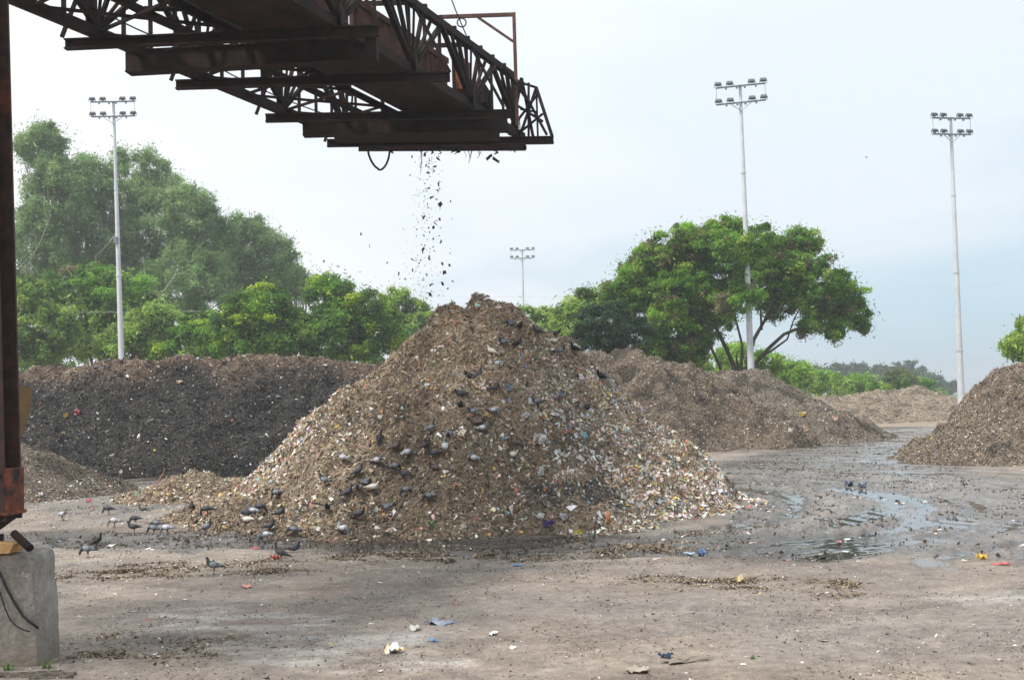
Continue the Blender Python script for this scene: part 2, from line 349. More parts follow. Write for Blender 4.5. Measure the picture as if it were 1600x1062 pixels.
# ------------------------------------------------------------------ heaps
HEAPS = []
def heap(name, label, bbox, step, hfun, cfun, nscr, sfun, ssize, slabel=None, cat='heap', keepback=.25):
    xs = np.arange(bbox[0], bbox[1], step); ys = np.arange(bbox[2], bbox[3], step)
    X, Y = np.meshgrid(xs, ys); sd_ = sum(map(ord, name)); Hh = hfun(X, Y)+gz(X.ravel(), Y.ravel()).reshape(X.shape)*.5
    m, n = X.shape; V = np.stack([X, Y, Hh], -1)
    idx = np.arange(m*n).reshape(m, n)
    F = np.stack([idx[:-1, :-1], idx[:-1, 1:], idx[1:, 1:], idx[1:, :-1]], -1).reshape(-1, 4)
    keep = (Hh.ravel()[F] > -.1).any(1); F = F[keep]
    gyy, gxx = np.gradient(Hh, step); Nn = np.stack([-gxx, -gyy, np.ones_like(Hh)], -1); Nn /= np.linalg.norm(Nn, axis=-1)[..., None]
    used = np.unique(F); rem = -np.ones(m*n, int); rem[used] = np.arange(len(used))
    Vf = V.reshape(-1, 3)[used]; C = (cfun(X, Y, Hh)*(1-(.3 if cat == 'waste heap' else .5)*dark_patch(X, Y, sd_)[..., None])).reshape(-1, 3)[used]
    cx, cy = Vf[:, 0].mean(), Vf[:, 1].mean()
    o = npmesh(name, Vf, rem[F], m_heap, col=C, smooth=True, off=(cx, cy, 0)); tag(o, label, cat)
    HEAPS.append((Vf, rem[F]))
    # scraps
    fc = V.reshape(-1, 3)[F].mean(1); fn = Nn.reshape(-1, 3)[F[:, 0]]
    fac = (fn*(CP-fc)).sum(1)/np.linalg.norm(CP-fc, axis=1)
    w = (np.where(fac > -.05, 1., keepback)*(fc[:, 2] > -.03)/fn[:, 2])
    i = RNG.choice(len(F), nscr, p=w/w.sum()); P = fc[i]+RNG.uniform(-.5, .5, (nscr, 3))*step*np.array([1, 1, 0]); nn = fn[i]
    P[:, 2] -= ((P-fc[i])[:, :2]*nn[:, :2]).sum(1)/nn[:, 2]
    size, asp, col, flat = sfun(P, nn, nscr); size = np.clip(size, .3, 4.5)*ssize
    P = P+nn*(size*.18)[:, None]; dk = dark_patch(P[:, 0], P[:, 1], sd_); brt = col.mean(1) > .33; col = col*(1-np.where(brt, .12, .3 if cat == 'waste heap' else .5)*dk)[:, None]
    Vq, Fq, Cq = scatter_quads(P, nn, size, asp, flat, col)
    s = npmesh('scraps', Vq, Fq, m_scrap, parent=o, col=Cq); s['kind'] = 'stuff'
    if slabel: s['label'] = slabel
    return o
def seg_heap(X, Y, segs, slope, wn=.35, sc=.5, seed=0, rnd=.35):
    Xn = X+wn*fbm(X*sc, Y*sc, seed, 3)*2; Yn = Y+wn*fbm(X*sc+9, Y*sc+4, seed+5, 3)*2; best = np.full(X.shape, -9.)
    for (x0, y0, h0), (x1, y1, h1) in zip(segs[:-1], segs[1:]):
        ex, ey = x1-x0, y1-y0; t = np.clip(((Xn-x0)*ex+(Yn-y0)*ey)/(ex*ex+ey*ey), 0, 1)
        d = np.hypot(Xn-x0-t*ex, Yn-y0-t*ey); h = h0+(h1-h0)*t-(np.sqrt(d*d+rnd*rnd)-rnd)*slope
        best = np.maximum(best, h)
    return best
def dark_patch(X, Y, seed, f=.9):  # irregular noise patches on the heaps, darker in colour and slightly sunk
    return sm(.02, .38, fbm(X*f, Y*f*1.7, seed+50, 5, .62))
def rough(X, Y, seed, a=.10, f=1.2):
    return .55*a*(.35-np.abs(fbm(X*f*1.1, Y*f*1.8, seed+30, 4, .55)))*2-a*.35*dark_patch(X, Y, seed)+a*fbm(X*f, Y*f, seed, 5, .6)+a*.35*fbm(X*f*5, Y*f*5, seed+9, 3, .6)
def basic_s(pal, w, smin=.6, smax=1.6, flat=.6, litter=None, lfrac=0):
    def f(P, nn, n):
        col = palette(n, pal, w); s = RNG.uniform(smin, smax, n); asp = RNG.uniform(1., 2.8, n)
        if litter is not None:
            k = RNG.random(n) < (lfrac(P) if callable(lfrac) else lfrac); c2 = palette(n, LITT, LIW); col[k] = c2[k]*.9
        return s, asp, col, flat
    return f
def ramp3(c): return lambda X, Y, H: np.broadcast_to(np.array(c), X.shape+(3,))

# main waste heap
D0 = 24.0
pk1 = pd(742, 461, D0); pk2 = pd(697, 478, D0-.5)
pn = pd(721, 480, D0)
def r_of(th):   # radius by bearing (0 = +x, 90 = away)
    a = np.degrees(th) % 360
    return np.interp(a, [0, 45, 90, 135, 165, 180, 195, 225, 270, 315, 345, 360], [5.15, 5.4, 5.6, 5.3, 5.1, 4.95, 4.95, 5.05, 5.35, 5.4, 5.3, 5.15])
def main_h(X, Y):
    x0, y0, h0 = pk1; th = np.arctan2(Y-y0, X-x0); r = np.hypot(X-x0, Y-y0)
    rr = r_of(th)*(1+.05*fbm(np.cos(th)*2.2+7, np.sin(th)*2.2+3, 61, 3)); q = r/rr
    ex = np.interp(np.degrees(th) % 360, [0, 60, 120, 180, 225, 270, 320, 360], [1.22, 1.1, 1., 1.0, 1.05, 1.12, 1.2, 1.22])
    h = h0*(1-q**ex)-.10*sm(.8, 1., q)+.06*np.exp(-(r/.4)**2)-.25*np.exp(-((X-pn[0])/.16)**2-((Y-pn[1])/1.3)**2)
    h = np.where(q > .95, h0*.05*np.exp(-(q-.95)*7)-.12-(q-.95)*.12, h)
    x1, y1, h1 = pk2; r1 = np.hypot(X-x1, Y-y1); s2 = h1+.02-(np.sqrt(r1*r1+.05)-.224)*.84
    h = np.maximum(h, s2)
    # gullies running downhill
    nl_ = 1-.6*sm(-1.2, -2.6, X)
    g = fbm(th*5, r*.35, 71, 4)*.24*sm(.1, .45, q)*(1-sm(.9, 1.05, q)); h = h+g
    # clumpy shoulders where slides came to rest
    h += (.30*fbm(X*.9, Y*.9, 77, 3)*nl_-.06-.28*(1-nl_))*sm(.05, .3, q)*(1-sm(.95, 1.1, q))
    # slide lobe of darker fibre on the lower front
    l = pz(900, 835, 0); h = np.maximum(h, .75-np.hypot((X-l[0])*.75, Y-l[1]-.9)*.75)
    # left spill
    for (px, py, hh, sx, sy) in [(315, 775, .55, .45, .55), (255, 783, .26, .42, .5), (400, 805, .35, .3, .5), (330, 812, .16, .25, .5)]:
        c = pz(px, py, 0); h = np.maximum(h, hh-np.hypot((X-c[0])*sx, (Y-c[1])*sy)*.6)
    return h+rough(X, Y, 80, .26, 1.5)*sm(0, .35, h+.15)*sm(.0, .25, np.abs(q)+.08)
def main_c(X, Y, H): return np.broadcast_to(np.array([.25, .185, .125]), X.shape+(3,)).copy()
def img(P):
    k = (P-CP)@fw; return 800+FPX*((P-CP)@cr)/k, 531-FPX*((P-CP)@cu)/k
def main_s(P, nn, n):
    x0, y0, h0 = pk1; th = np.degrees(np.arctan2(P[:, 1]-y0, P[:, 0]-x0)) % 360; q = 1-P[:, 2]/h0
    nz = fbm(P[:, 0]*.9, P[:, 1]*.9+P[:, 2], 91, 4); nz2 = fbm(P[:, 0]*2.5, P[:, 2]*2.5+P[:, 1], 95, 3)
    # bearing bands: plastic-rich slides on the right flank and left edge, fibre down the middle
    right = sm(278, 306, th+nz*22)*(1-sm(390, 400, np.where(th < 90, th+360, th)))*sm(.22, .5, q+nz*.2)
    right = np.maximum(right, np.where(th < 60, 1, 0)*sm(.2, .5, q))
    left = (1-sm(198, 222, th+nz*22))*np.where(th > 100, 1, 0)*sm(.3, .55, q+nz*.15)
    f = np.clip(.03+(.20+.26*nz2)*right+(.25+.28*nz2)*left+.12*sm(.25, .5, nz2)*sm(.3, .5, q), 0, .68)
    toe = sm(.88, .98, q)*right; f = np.clip(f+.18*toe, 0, .8); f = np.where((P[:, 0] < -5.2) & (P[:, 2] < .6), .045, f)
    fl = sm(.8, .9, q)*(1-sm(245, 270, th))*.0
    k = RNG.random(n) < f-fl
    fib = np.where((th > 215) & (th < 285), 1., .4)*sm(.35, .6, q)
    pal = palette(n, BROWN, BRW); pal *= (1-.34*fib*sm(-.3, .3, nz+.15)-.12*fib*RNG.random(n))[:, None]
    top = 1-sm(.1, .4, q); pal = np.where((RNG.random(n) < .10*(.2+.8*top))[:, None], palette(n, [(.40, .22, .11), (.42, .32, .15), (.3, .14, .09)], [3, 2, 1]), pal)
    lobe = (np.hypot((P[:, 0]-lob[0])*.9, P[:, 1]-lob[1]+.05)+.35*nz2+.22*RNG.normal(size=n) < .62) & (P[:, 2]+.15*nz < .75) & (RNG.random(n) < .85); pal[lobe] = palette(n, DARK, DKW)[lobe]*1.5; k &= ~(lobe & (RNG.random(n) < .85))
    lit = palette(n, LITT, LIW); lit[RNG.random(n) < .22*right] *= np.array([.8, .85, 1.0])
    pal[k] = lit[k]; s = np.where(k, RNG.lognormal(-.02, .5, n), RNG.lognormal(-.2, .5, n)); asp = np.where(k, RNG.uniform(1, 1.6, n), RNG.uniform(1.2, 3.2, n))
    s = np.clip(s, .3, 2.6); big = RNG.random(n) < .004+.010*k; s[big] *= RNG.uniform(1.3, 2.1, big.sum()); fb = (~k) & (RNG.random(n) < .12); asp[fb] = RNG.uniform(4, 7, fb.sum()); s[fb] *= .8
    return s, asp, pal, .68
lob = pz(905, 822, 0)
H_main = heap('waste_heap', 'tall twin-peaked heap of shredded mixed waste, plastic scraps on its flanks', (-12.5, 7.5, 16.0, 33.5), .055, main_h, main_c, 400000, main_s, .031,
     'shredded plastic, paper and fibre flakes covering the heap', cat='waste heap')
# dark compost ridge at the left
def dark_h(X, Y):
    h = seg_heap(X, Y, [(-34, 46, 4.2), (-18, 45.5, 4.1), (-10, 45, 4.15), (-4, 45, 3.9), (2, 46, 3.6)], .62, .55, .3, 101, .5)
    cap = 4.1+.42*fbm(X*.3, Y*.3, 105, 4); h = np.where(h > cap, cap, h)
    th = fbm(X*.8, Y*.25, 107, 4)*.22
    return np.minimum(h+th*sm(0, .5, h), cap+.12+.15*fbm(X*1.5, Y*1.5, 108, 3))+rough(X, Y, 110, .34, .9)*sm(0, .5, h+.2)-.1
def dark_c(X, Y, H):
    k = sm(2.9, 4.0, H+.7*fbm(X*.5, Y*.5, 111, 4))[..., None]; return np.array([.05, .046, .043])*(1-k)+np.array([.15, .11, .085])*k
def dark_s(P, nn, n):
    col = palette(n, DARK, DKW); b = palette(n, GREYB, GBW)*np.array([1.05, .95, .88]); k = RNG.random(n) < sm(2.9, 4.0, P[:, 2]+.7*fbm(P[:, 0]*.5, P[:, 1]*.5, 111, 4)); col[k] = b[k]
    k2 = RNG.random(n) < .006; col[k2] = palette(n, LITT, LIW)[k2]; return RNG.lognormal(0, .4, n), RNG.uniform(1, 2.2, n), col, .55
heap('compost_ridge', 'long black compost ridge with brown crest, behind the waste heap on the left', (-36, 4, 36, 52), .14, dark_h, dark_c, 170000, dark_s, .042)
# small grey heap by the column
def small_h(X, Y): return seg_heap(X, Y, [(-20, 32.5, 3.0), (-15.8, 32.2, 2.3), (-13.9, 32, 1.7), (-13.1, 32, 1.3)], .5, .2, .7, 121, .3)+rough(X, Y, 122, .09, 1.5)-.08
def small_s(P, nn, n):
    col = palette(n, GREYB, GBW); k = RNG.random(n) < .12*(1-sm(.15, .6, P[:, 2])); col[k] = palette(n, LITT, LIW)[k]; return RNG.lognormal(0, .4, n), RNG.uniform(1, 2, n), col, .6
heap('fine_compost_heap', 'small smooth grey-brown compost heap just right of the rusty column', (-24, -8, 27, 38), .09, small_h, ramp3((.17, .14, .11)), 60000, small_s, .027)
# brown heap right behind the main one
def mid_h(X, Y):
    return seg_heap(X, Y, [(-3, 55, 3.8), (2.5, 53, 4.1), (5.6, 51.5, 4.15), (7.2, 51, 3.35), (8.3, 50, 2.4)], .64, .5, .45, 131, .5)+rough(X, Y, 132, .55, .8)-.1
heap('brown_compost_heap', 'brown compost heap directly behind the right shoulder of the waste heap', (-8, 15, 42, 60), .12, mid_h, ramp3((.18, .14, .10)), 130000, basic_s(GREYB, GBW, .4, 1.7, .6, 1, .010), .044)
def mid2_h(X, Y):
    return seg_heap(X, Y, [(8, 60, 3.2), (10.4, 58.5, 3.45), (11.8, 58, 3.35), (13.3, 57.5, 2.4), (14.7, 57, 1.2)], .55, .4, .45, 141, .6)+rough(X, Y, 142, .38, .8)-.1
heap('grey_compost_heap', 'grey compost heap below the big tree, beyond the brown one', (2, 21, 48, 66), .13, mid2_h, ramp3((.18, .155, .125)), 100000, basic_s(GREYB, GBW, .4, 1.6, .65, 1, .006), .046)
def far_h(X, Y):
    return seg_heap(X, Y, [(22, 88, 1.9), (27, 87, 2.3), (30, 87, 2.2), (33.5, 86, 1.6)], .35, .6, .3, 151, .8)+rough(X, Y, 152, .5, .5)-.1
heap('low_earth_mound', 'low pale earth mound at the far end of the yard', (14, 42, 78, 98), .22, far_h, ramp3((.30, .24, .185)), 14000, basic_s([(.3, .24, .18), (.24, .19, .14), (.36, .3, .23)], [3, 2, 2], .5, 1.4, .7), .10)
def right_h(X, Y):
    return seg_heap(X, Y, [(15.5, 35.8, 2.85), (16.3, 35.5, 3.15), (19.4, 34.5, 3.35), (26, 33, 3.6)], .74, .35, .6, 161, .35)+rough(X, Y, 162, .42, 1.1)-.1
heap('right_compost_heap', 'coarse brown compost heap at the right edge beside the puddles', (9, 30, 26, 42), .085, right_h, ramp3((.20, .158, .12)), 150000, basic_s([tuple(np.array(c)*1.1) for c in GREYB], GBW, .4, 1.8, .6, 1, .008), .036)
bpy.data.objects['right_compost_heap'].name = 'coarse_compost_heap'

# surface queries
allV = [GV]; allF = [GF[(GV[GF[:, 0], 1] > 5) & (GV[GF[:, 0], 1] < 110) & (abs(GV[GF[:, 0], 0]) < 45)]]; b = len(GV)
for v_, f_ in HEAPS: allV.append(v_); allF.append(f_+b); b += len(v_)
BV = np.concatenate(allV); BF = np.concatenate(allF)
BVH = BVHTree.FromPolygons(BV.tolist(), BF.tolist())
def hit(px, py):
    d = Vector(ray(px, py)).normalized(); p, n, i, dd = BVH.ray_cast(Vector(CP), d)
    if p is None: p = Vector(pz(px, max(py, 640), 0)); n = Vector((0, 0, 1))
    return p, (n if n.z > 0 else -n)
def drop(x, y):
    p, n, i, dd = BVH.ray_cast(Vector((x, y, 30)), Vector((0, 0, -1)))
    return (p, n if n.z > 0 else -n) if p is not None else (Vector((x, y, 0)), Vector((0, 0, 1)))

# ------------------------------------------------------------------ ground litter (uncountable) : mulch, clods, flecks
def ground_stuff(name, label, P, size, asp, col, flat, cat):
    P = np.asarray(P); P3 = np.column_stack([P, gz(P[:, 0], P[:, 1])]); nn = np.tile([0, 0, 1.], (len(P), 1)); P3[:, 2] += size*.12
    V, F, C = scatter_quads(P3, nn, size, asp, flat, col); o = npmesh(name, V, F, m_scrap, col=C); tag(o, label, cat, kind='stuff'); return o
def sample_w(A, n, ylo=6.8, yhi=60, dens=True):
    ii = (GY > ylo) & (GY < yhi) & (GX > -24) & (GX < 27) & (np.abs(GX) < GY*.55+1)
    dx = np.gradient(GX, axis=1); dy = np.gradient(GY, axis=0)
    w = np.where(ii, A*dx*dy, 0).ravel(); k = RNG.choice(w.size, n, p=w/w.sum())
    return np.column_stack([GX.ravel()[k]+RNG.uniform(-.5, .5, n)*dx.ravel()[k], GY.ravel()[k]+RNG.uniform(-.5, .5, n)*dy.ravel()[k]])
n = 34000; Pm = sample_w(mulch_c**2.*np.clip(.55+1.3*fbm(GX*2.2, GY*3, 173, 4), .0, 2), n)
ground_stuff('mulch', 'brown fibrous mulch strewn in strips across the yard in front of the waste heap', Pm, np.clip(RNG.lognormal(0, .4, n), .3, 2.5)*.019, RNG.uniform(1, 2.6, n), np.where(RNG.random((n, 1)) < .04, palette(n, LITT, LIW), palette(n, BROWN, BRW)*.68), .6, 'mulch')
n = 50000; fall = 1/(GY**1.3)*(.12+2.1*wet*(1-puddle*.9)*np.clip(.4+2.2*TR, 0, 2)+.8*stroke([(100, 800), (500, 840), (1000, 850)], 1.5, 3))
Pc = sample_w(fall*np.clip(.4+1.4*fbm(GX*1.3, GY*1.3, 171, 4), .03, 2), n)
wc = gsample(wet, Pc[:, 0], Pc[:, 1])[:, None]
ground_stuff('clods', 'small clods, chips and pebbles scattered over the yard', Pc, np.clip(RNG.lognormal(0, .5, n), .3, 3)*(.011+.010*wc[:, 0]), RNG.uniform(1, 1.8, n), palette(n, [(.2, .165, .13), (.13, .105, .085), (.3, .26, .21), (.08, .065, .055)], [4, 4, 2, 2])*(1-.15*wc), .35, 'clods')
n = 80000; Pg = sample_w(1/np.maximum(GY, 5)**2.3*np.clip(.5+1.1*fbm(GX*1.8, GY*1.4, 191, 4), .05, 2)*(GY < 24)*(1-.6*wet), n)
ground_stuff('grit', 'fine grit, chips and dry crumbs on the bare foreground', Pg, np.clip(RNG.lognormal(0, .55, n), .3, 3.5)*.0075, RNG.uniform(1, 2.2, n), palette(n, [(.36, .30, .25), (.19, .15, .12), (.5, .47, .42), (.10, .08, .065), (.24, .17, .12)], [4, 4, 1.4, 1.6, 2]), .5, 'grit')
n = 7000; tz = pz(1000, 800, 0)
near_h = np.exp(-np.hypot((GX+.7)/8.5, (GY-24)/7.5)**2*1.5)+.05+.6*stroke([(50, 760), (180, 775), (330, 790)], 1.6, 2)
Pl = sample_w(near_h/(GY**.5)*np.clip(.3+1.5*fbm(GX*.8, GY*.8, 181, 4), .04, 2), n)
ground_stuff('litter_flecks', 'tiny white, pink and yellow plastic flecks strewn over the yard', Pl, np.clip(RNG.lognormal(0, .5, n), .3, 3)*.026, RNG.uniform(1, 2, n), palette(n, LITT, LIW), .85, 'litter')

# ------------------------------------------------------------------ conveyor gantry
G = empty('conveyor_gantry', (-1.2, 23.8, 7.4)); tag(G, 'dark rusty steel conveyor gantry jutting in overhead, its end above the waste heap', 'gantry')
beams = [((102, 70), (592, 48), 0), ((200, 99), (590, 78), 1), ((275, 133), (703, 120), 0), ((415, 185), (800, 178), 0), ((474, 200), (793, 192), 1), ((511, 224), (865, 219), 0)]
ZB = 7.4; ysb = []
for a, b_, k in beams:
    p = pz(*a, ZB); q_ = pz(*b_, ZB); ysb.append((p, q_, k))
for s in (1, 2, 3, 4):   # the same bay repeated back towards and past the camera
    p, q_, k = ysb[0]; d = np.array([-.90*s, -2.37*s, 0]); ysb.append((p+d, q_+d, 0))
    if s in (2, 4): ysb.append((p+d+np.array([.6, .85, 0]), q_+d+np.array([.05, .85, 0]), 1))
for p, q_, k in ysb:
    m = MB()
    if k: m.beam(p, q_, .2, .29); m.beam(Vector(p)+Vector((0, 0, .158)), Vector(q_)+Vector((0, 0, .158)), .26, .02); m.beam(Vector(p)-Vector((0, 0, .158)), Vector(q_)-Vector((0, 0, .158)), .26, .02)
    else: m.ibeam(p, q_, .12, .15, .02); m.beam(Vector(p)+Vector((.0, .05, 0)), Vector(q_)+Vector((0, .05, 0)), .012, .1)
    m.build('main_beam' if k else 'cross_beam', m_rust, G)
def LX(y): return -3.06+.37*(y-24.14)
def RX(y): return .24+.362*(y-23.87)
Z1, Z2 = 7.53, 8.68
Y0, Y1 = 7.0, 24.15
nodes = [23.8-2.37*i for i in range(8)]
for side, fx in ((0, LX), (1, RX)):
    m = MB()
    m.beam((fx(Y0), Y0, Z1), (fx(Y1), Y1, Z1), .13, .15)
    m.beam((fx(Y0), Y0, Z2), (fx(Y1-.35), Y1-.35, Z2), .11, .13)
    for k in range(int((Y1-Y0)/.6)):
        y = Y0+.6*k; m.box((fx(y), y, Z2+.09), (.10, .12, .05))
    tr = m.build('side_truss', m_rust, G)
    for i, y in enumerate(nodes):
        for dy, w in ((-1.18, .085), (-.82, .05), (-.45, .065), (-.2, .04), (.2, .04), (.45, .065), (.82, .05), (1.18, .085)):
            if y+dy > 24: continue
            x2 = fx(y+dy)+random.uniform(-.03, .03)
            MB().beam((fx(y)+.01, y+dy*.06, Z1+.08), (x2, y+dy, Z2-.07), w, w*.75).build('diagonal', m_rust, tr)
        for dy in (0, -.6, -1.185, -1.78):
            MB().beam((fx(y+dy)-.035, y+dy+.04, Z1+.08), (fx(y+dy)-.035, y+dy+.04, Z2-.07), .055, .055).build('post', m_rust, tr)
        s = 1 if side else -1; e = .62 if side else .5      # knee brace from beam end up to top chord
        MB().beam((fx(y)+s*e, y, Z1-.05), (fx(y)+s*.05, y+.0, Z2-.05), .05, .05).build('knee_brace', m_rust, tr)
        # gusset plate
        m = MB(); m.box((fx(y)+s*.075, y, Z1+.12), (.016, .42, .3)); m.build('gusset', m_rust, tr)
# top lacing between the trusses
for i, y in enumerate(nodes):
    if i in (0,): continue
    MB().beam((LX(y), y, Z2-.02), (RX(y), y, Z2-.02), .07, .07).build('top_tie', m_rust, G)
# belly plate and trough
def BX(y): return -2.2+.36*(y-21.3)
m = MB(); ya, yb = Y0, 23.6
m.add([(BX(ya), ya, 7.62), (RX(ya)-.12, ya, 7.62), (RX(yb)-.12, yb, 7.62), (BX(yb), yb, 7.62), (BX(ya), ya, 7.64), (RX(ya)-.12, ya, 7.64), (RX(yb)-.12, yb, 7.64), (BX(yb), yb, 7.64)],
      [(0, 1, 2, 3), (7, 6, 5, 4), (0, 4, 5, 1), (1, 5, 6, 2), (2, 6, 7, 3), (3, 7, 4, 0)]); m.build('belly_plate', m_belly, G)
m = MB(); w0 = -.28
m.add([(BX(ya)+w0, ya, 7.9), (BX(ya)-.01, ya, 7.615), (BX(yb)-.01, yb, 7.615), (BX(yb)+w0, yb, 7.9), (BX(ya)+w0, ya, 7.92), (BX(ya)-.01, ya, 7.635), (BX(yb)-.01, yb, 7.635), (BX(yb)+w0, yb, 7.92)],
      [(0, 1, 2, 3), (7, 6, 5, 4), (0, 4, 5, 1), (1, 5, 6, 2), (2, 6, 7, 3), (3, 7, 4, 0)]); m.build('trough_skirt', m_rust, G)
for i, (ya, yb) in enumerate([(Y0, 11), (11.1, 15), (15.1, 18.2), (18.3, 20.4), (20.5, 21.9)]):
    m = MB(); m.beam((RX(ya)-.62, ya, 8.05), (RX(yb)-.6, yb, 8.05), .02, .8); m.beam((RX(ya)-.62, ya, 8.5), (RX(yb)-.6, yb, 8.5), .1, .1)
    for k in range(int((yb-ya)/.7)+1): m.beam((RX(ya+k*.7)-.585, ya+k*.7, 7.66), (RX(ya+k*.7)-.585, ya+k*.7, 8.44), .05, .05)
    m.build('trough_side_panel', m_rustred, G)
for off in (1.0, 1.62):
    MB().beam((LX(Y0)+off, Y0, 7.66), (LX(23.9)+off, 23.9, 7.66), .07, .1).build('stringer', m_rust, G)
# walkway boards between stringers with gaps, conveyor rollers
m = MB(); y = Y0
while y < 23.4:
    w = random.uniform(.12, .3)
    if random.random() < .2: MB().beam((LX(y)+.95+random.uniform(-.05, .1), y, 7.73+random.uniform(0, .02)), (LX(y)+random.uniform(1.2, 1.6), y, 7.73), w, .03).build('walkway_board', m_rust, G)
    y += w+random.uniform(.04, .3)
m = MB(); m.beam((LX(22.6)+.25, 23.15, 7.38), (RX(22.6)+.1, 23.2, 7.38), 1.15, .02)
m.build('end_floor_plate', m_rust, G)
for i in range(14):
    y = 23.5-1.18*i; MB().tube([(BX(y)+.05, y, 7.98), (RX(y)-.65, y, 7.98)], .07, 10).build('roller', m_rust, G)
for i in range(len(nodes)-1):   # lateral bracing under the walkway
    y = nodes[i]; y2 = nodes[i+1]; ym = (y+y2)/2
    for (ya, xa), (yb, xb) in (((y, LX(y)), (ym, BX(ym)-.1)), ((ym, LX(ym)), (y, BX(y)-.1)), ((ym, LX(ym)), (y2, BX(y2)-.1)), ((y2, LX(y2)), (ym, BX(ym)-.1))):
        MB().beam((xa, ya, 7.52+.012*(i % 2)), (xb, yb, 7.56), .045, .04).build('lateral_brace', m_rust, G)
# lattice along the trough's left lip
m = MB(); m.beam((BX(Y0)-.32, Y0, 8.62), (BX(23.4)-.32, 23.4, 8.62), .09, .1); tl = m.build('trough_rail', m_rust, G)
for i in range(38):
    y = 23.3-.42*i; yb = y-.42 if i % 2 else y+.42
    MB().beam((BX(y)-.31, y, 7.95), (BX(yb)-.32, yb, 8.57), .06, .05).build('lattice_bar', m_rust, tl)
    if i % 3 == 0: MB().beam((BX(y)-.37, y, 7.6), (BX(y)-.37, y, 8.57), .07, .07).build('lattice_post', m_rust, tl)
# head drum and orange drive guard near the end
MB().tube([(BX(23.0)+.05, 23.1, 8.0), (RX(23.0)-.2, 23.1, 8.0)], .24, 20).build('head_drum', m_rust, G)
MB().beam((RX(21.9)-.4, 21.85, 8.25), (RX(22.3)-.4, 22.35, 8.25), .22, .62).build('drive_guard', m_orange, G, bevel=.01)
MB().beam((RX(22.9)-.35, 22.6, 8.05), (RX(23.1)-.35, 23.1, 8.05), .2, .4).build('gear_box', m_rust, G, bevel=.02)
# end sill
m = MB(); pA = pz(560, 233, 7.33); pB = pz(822, 232, 7.33); m.beam(pA, pB, .2, .06); m.beam(Vector(pA)+Vector((0, .05, .14)), Vector(pB)+Vector((0, .05, .14)), .03, .2); m.build('end_sill', m_rust, G)
# end rail: light frame beyond the last top chord
m = MB(); e1 = (RX(24.1), 24.1, Z2-.02); e2 = pz(838, 137, 8.62)
e2b = (e2[0], e2[1], Z1); m.beam(e1, e2, .04, .04); m.beam(e2, e2b, .04, .04); m.beam((RX(24.1), 24.1, 8.1), (e2[0], e2[1], 8.1), .035, .035); 
MB().beam((LX(24.1), 24.1, 7.55), (LX(24.1), 24.1, 8.6), .05, .05).build('end_post', m_rust, G)
m.build('end_rail', m_rust, G)
for a_, b_, w_ in (((838, 137, 8.62), (863, 214, 7.45), .05), ((815, 122, 8.66), (833, 214, 7.5), .045), ((815, 122, 8.66), (797, 212, 7.5), .06), ((838, 137, 8.62), (812, 214, 7.5), .045), ((826, 130, 8.64), (826, 214, 7.48), .05),
                  ((790, 107, 8.66), (826, 160, 8.15), .04), ((808, 165, 8.1), (848, 190, 7.85), .04), ((815, 205, 7.6), (848, 178, 7.95), .045), ((790, 107, 8.66), (806, 214, 7.5), .06), ((800, 200, 7.6), (838, 150, 8.4), .04)):
    MB().beam(pz(*a_), pz(*b_), w_, w_).build('end_brace', m_rust, G)
# gallows frame on top
f0 = pz(686, 27, 9.85); f1 = pz(803, 23, 9.85); f2 = (f1[0], f1[1], 7.6)
m = MB(); m.beam(f0, f1, .06, .07); m.beam(f1+np.array([0, 0, .035]), f2, .07, .07); m.beam(f0, (f0[0], f0[1], 7.7), .06, .06)
m.beam(f0+(f1-f0)*.52-np.array([0, 0, .035]), (f1[0]-.03, f1[1], 9.3), .045, .045); gf = m.build('hoist_frame', m_rustred, G)
m = MB(); c = f0+(f1-f0)*.3; pts = [(c[0]+.09*math.cos(t), c[1], c[2]-.13+.09*math.sin(t)) for t in np.linspace(0, 2*math.pi, 13)]; m.tube(pts, .014, 6); m.build('hook_ring', m_black, gf)
m = MB(); p0, p1 = pd(690, -40, 20), pd(733, 66, 22.6); m.tube([p0, (p0+p1)/2+np.array([0, 0, -.03]), p1], .012, 6); m.build('stay_cable', m_black, G)
# hanging loop hose and slack cables along the left truss
h0 = pd(574, 231, 23.7); h1 = pd(609, 236, 23.7); pts = [h0+(h1-h0)*t+np.array([0, 0, -.44*math.sin(math.pi*t)**.6*(.9 if t < .5 else .95)]) for t in np.linspace(0, 1, 17)]
MB().tube(pts, .022, 8).build('hanging_hose', m_black, G, smooth=True)
for (a, za, c_, zc, sag) in [(8, 8.5, 14.5, 7.9, .3), (13, 8.3, 20, 7.9, .25), (15, 8.5, 19, 8.1, .2), (18, 7.9, 23, 7.8, .12)]:
    pts = [(LX(a+(c_-a)*t)+.06, a+(c_-a)*t, za+(zc-za)*t-sag*math.sin(math.pi*t)) for t in np.linspace(0, 1, 12)]
    MB().tube(pts, .012, 5).build('slack_cable', m_black, G)
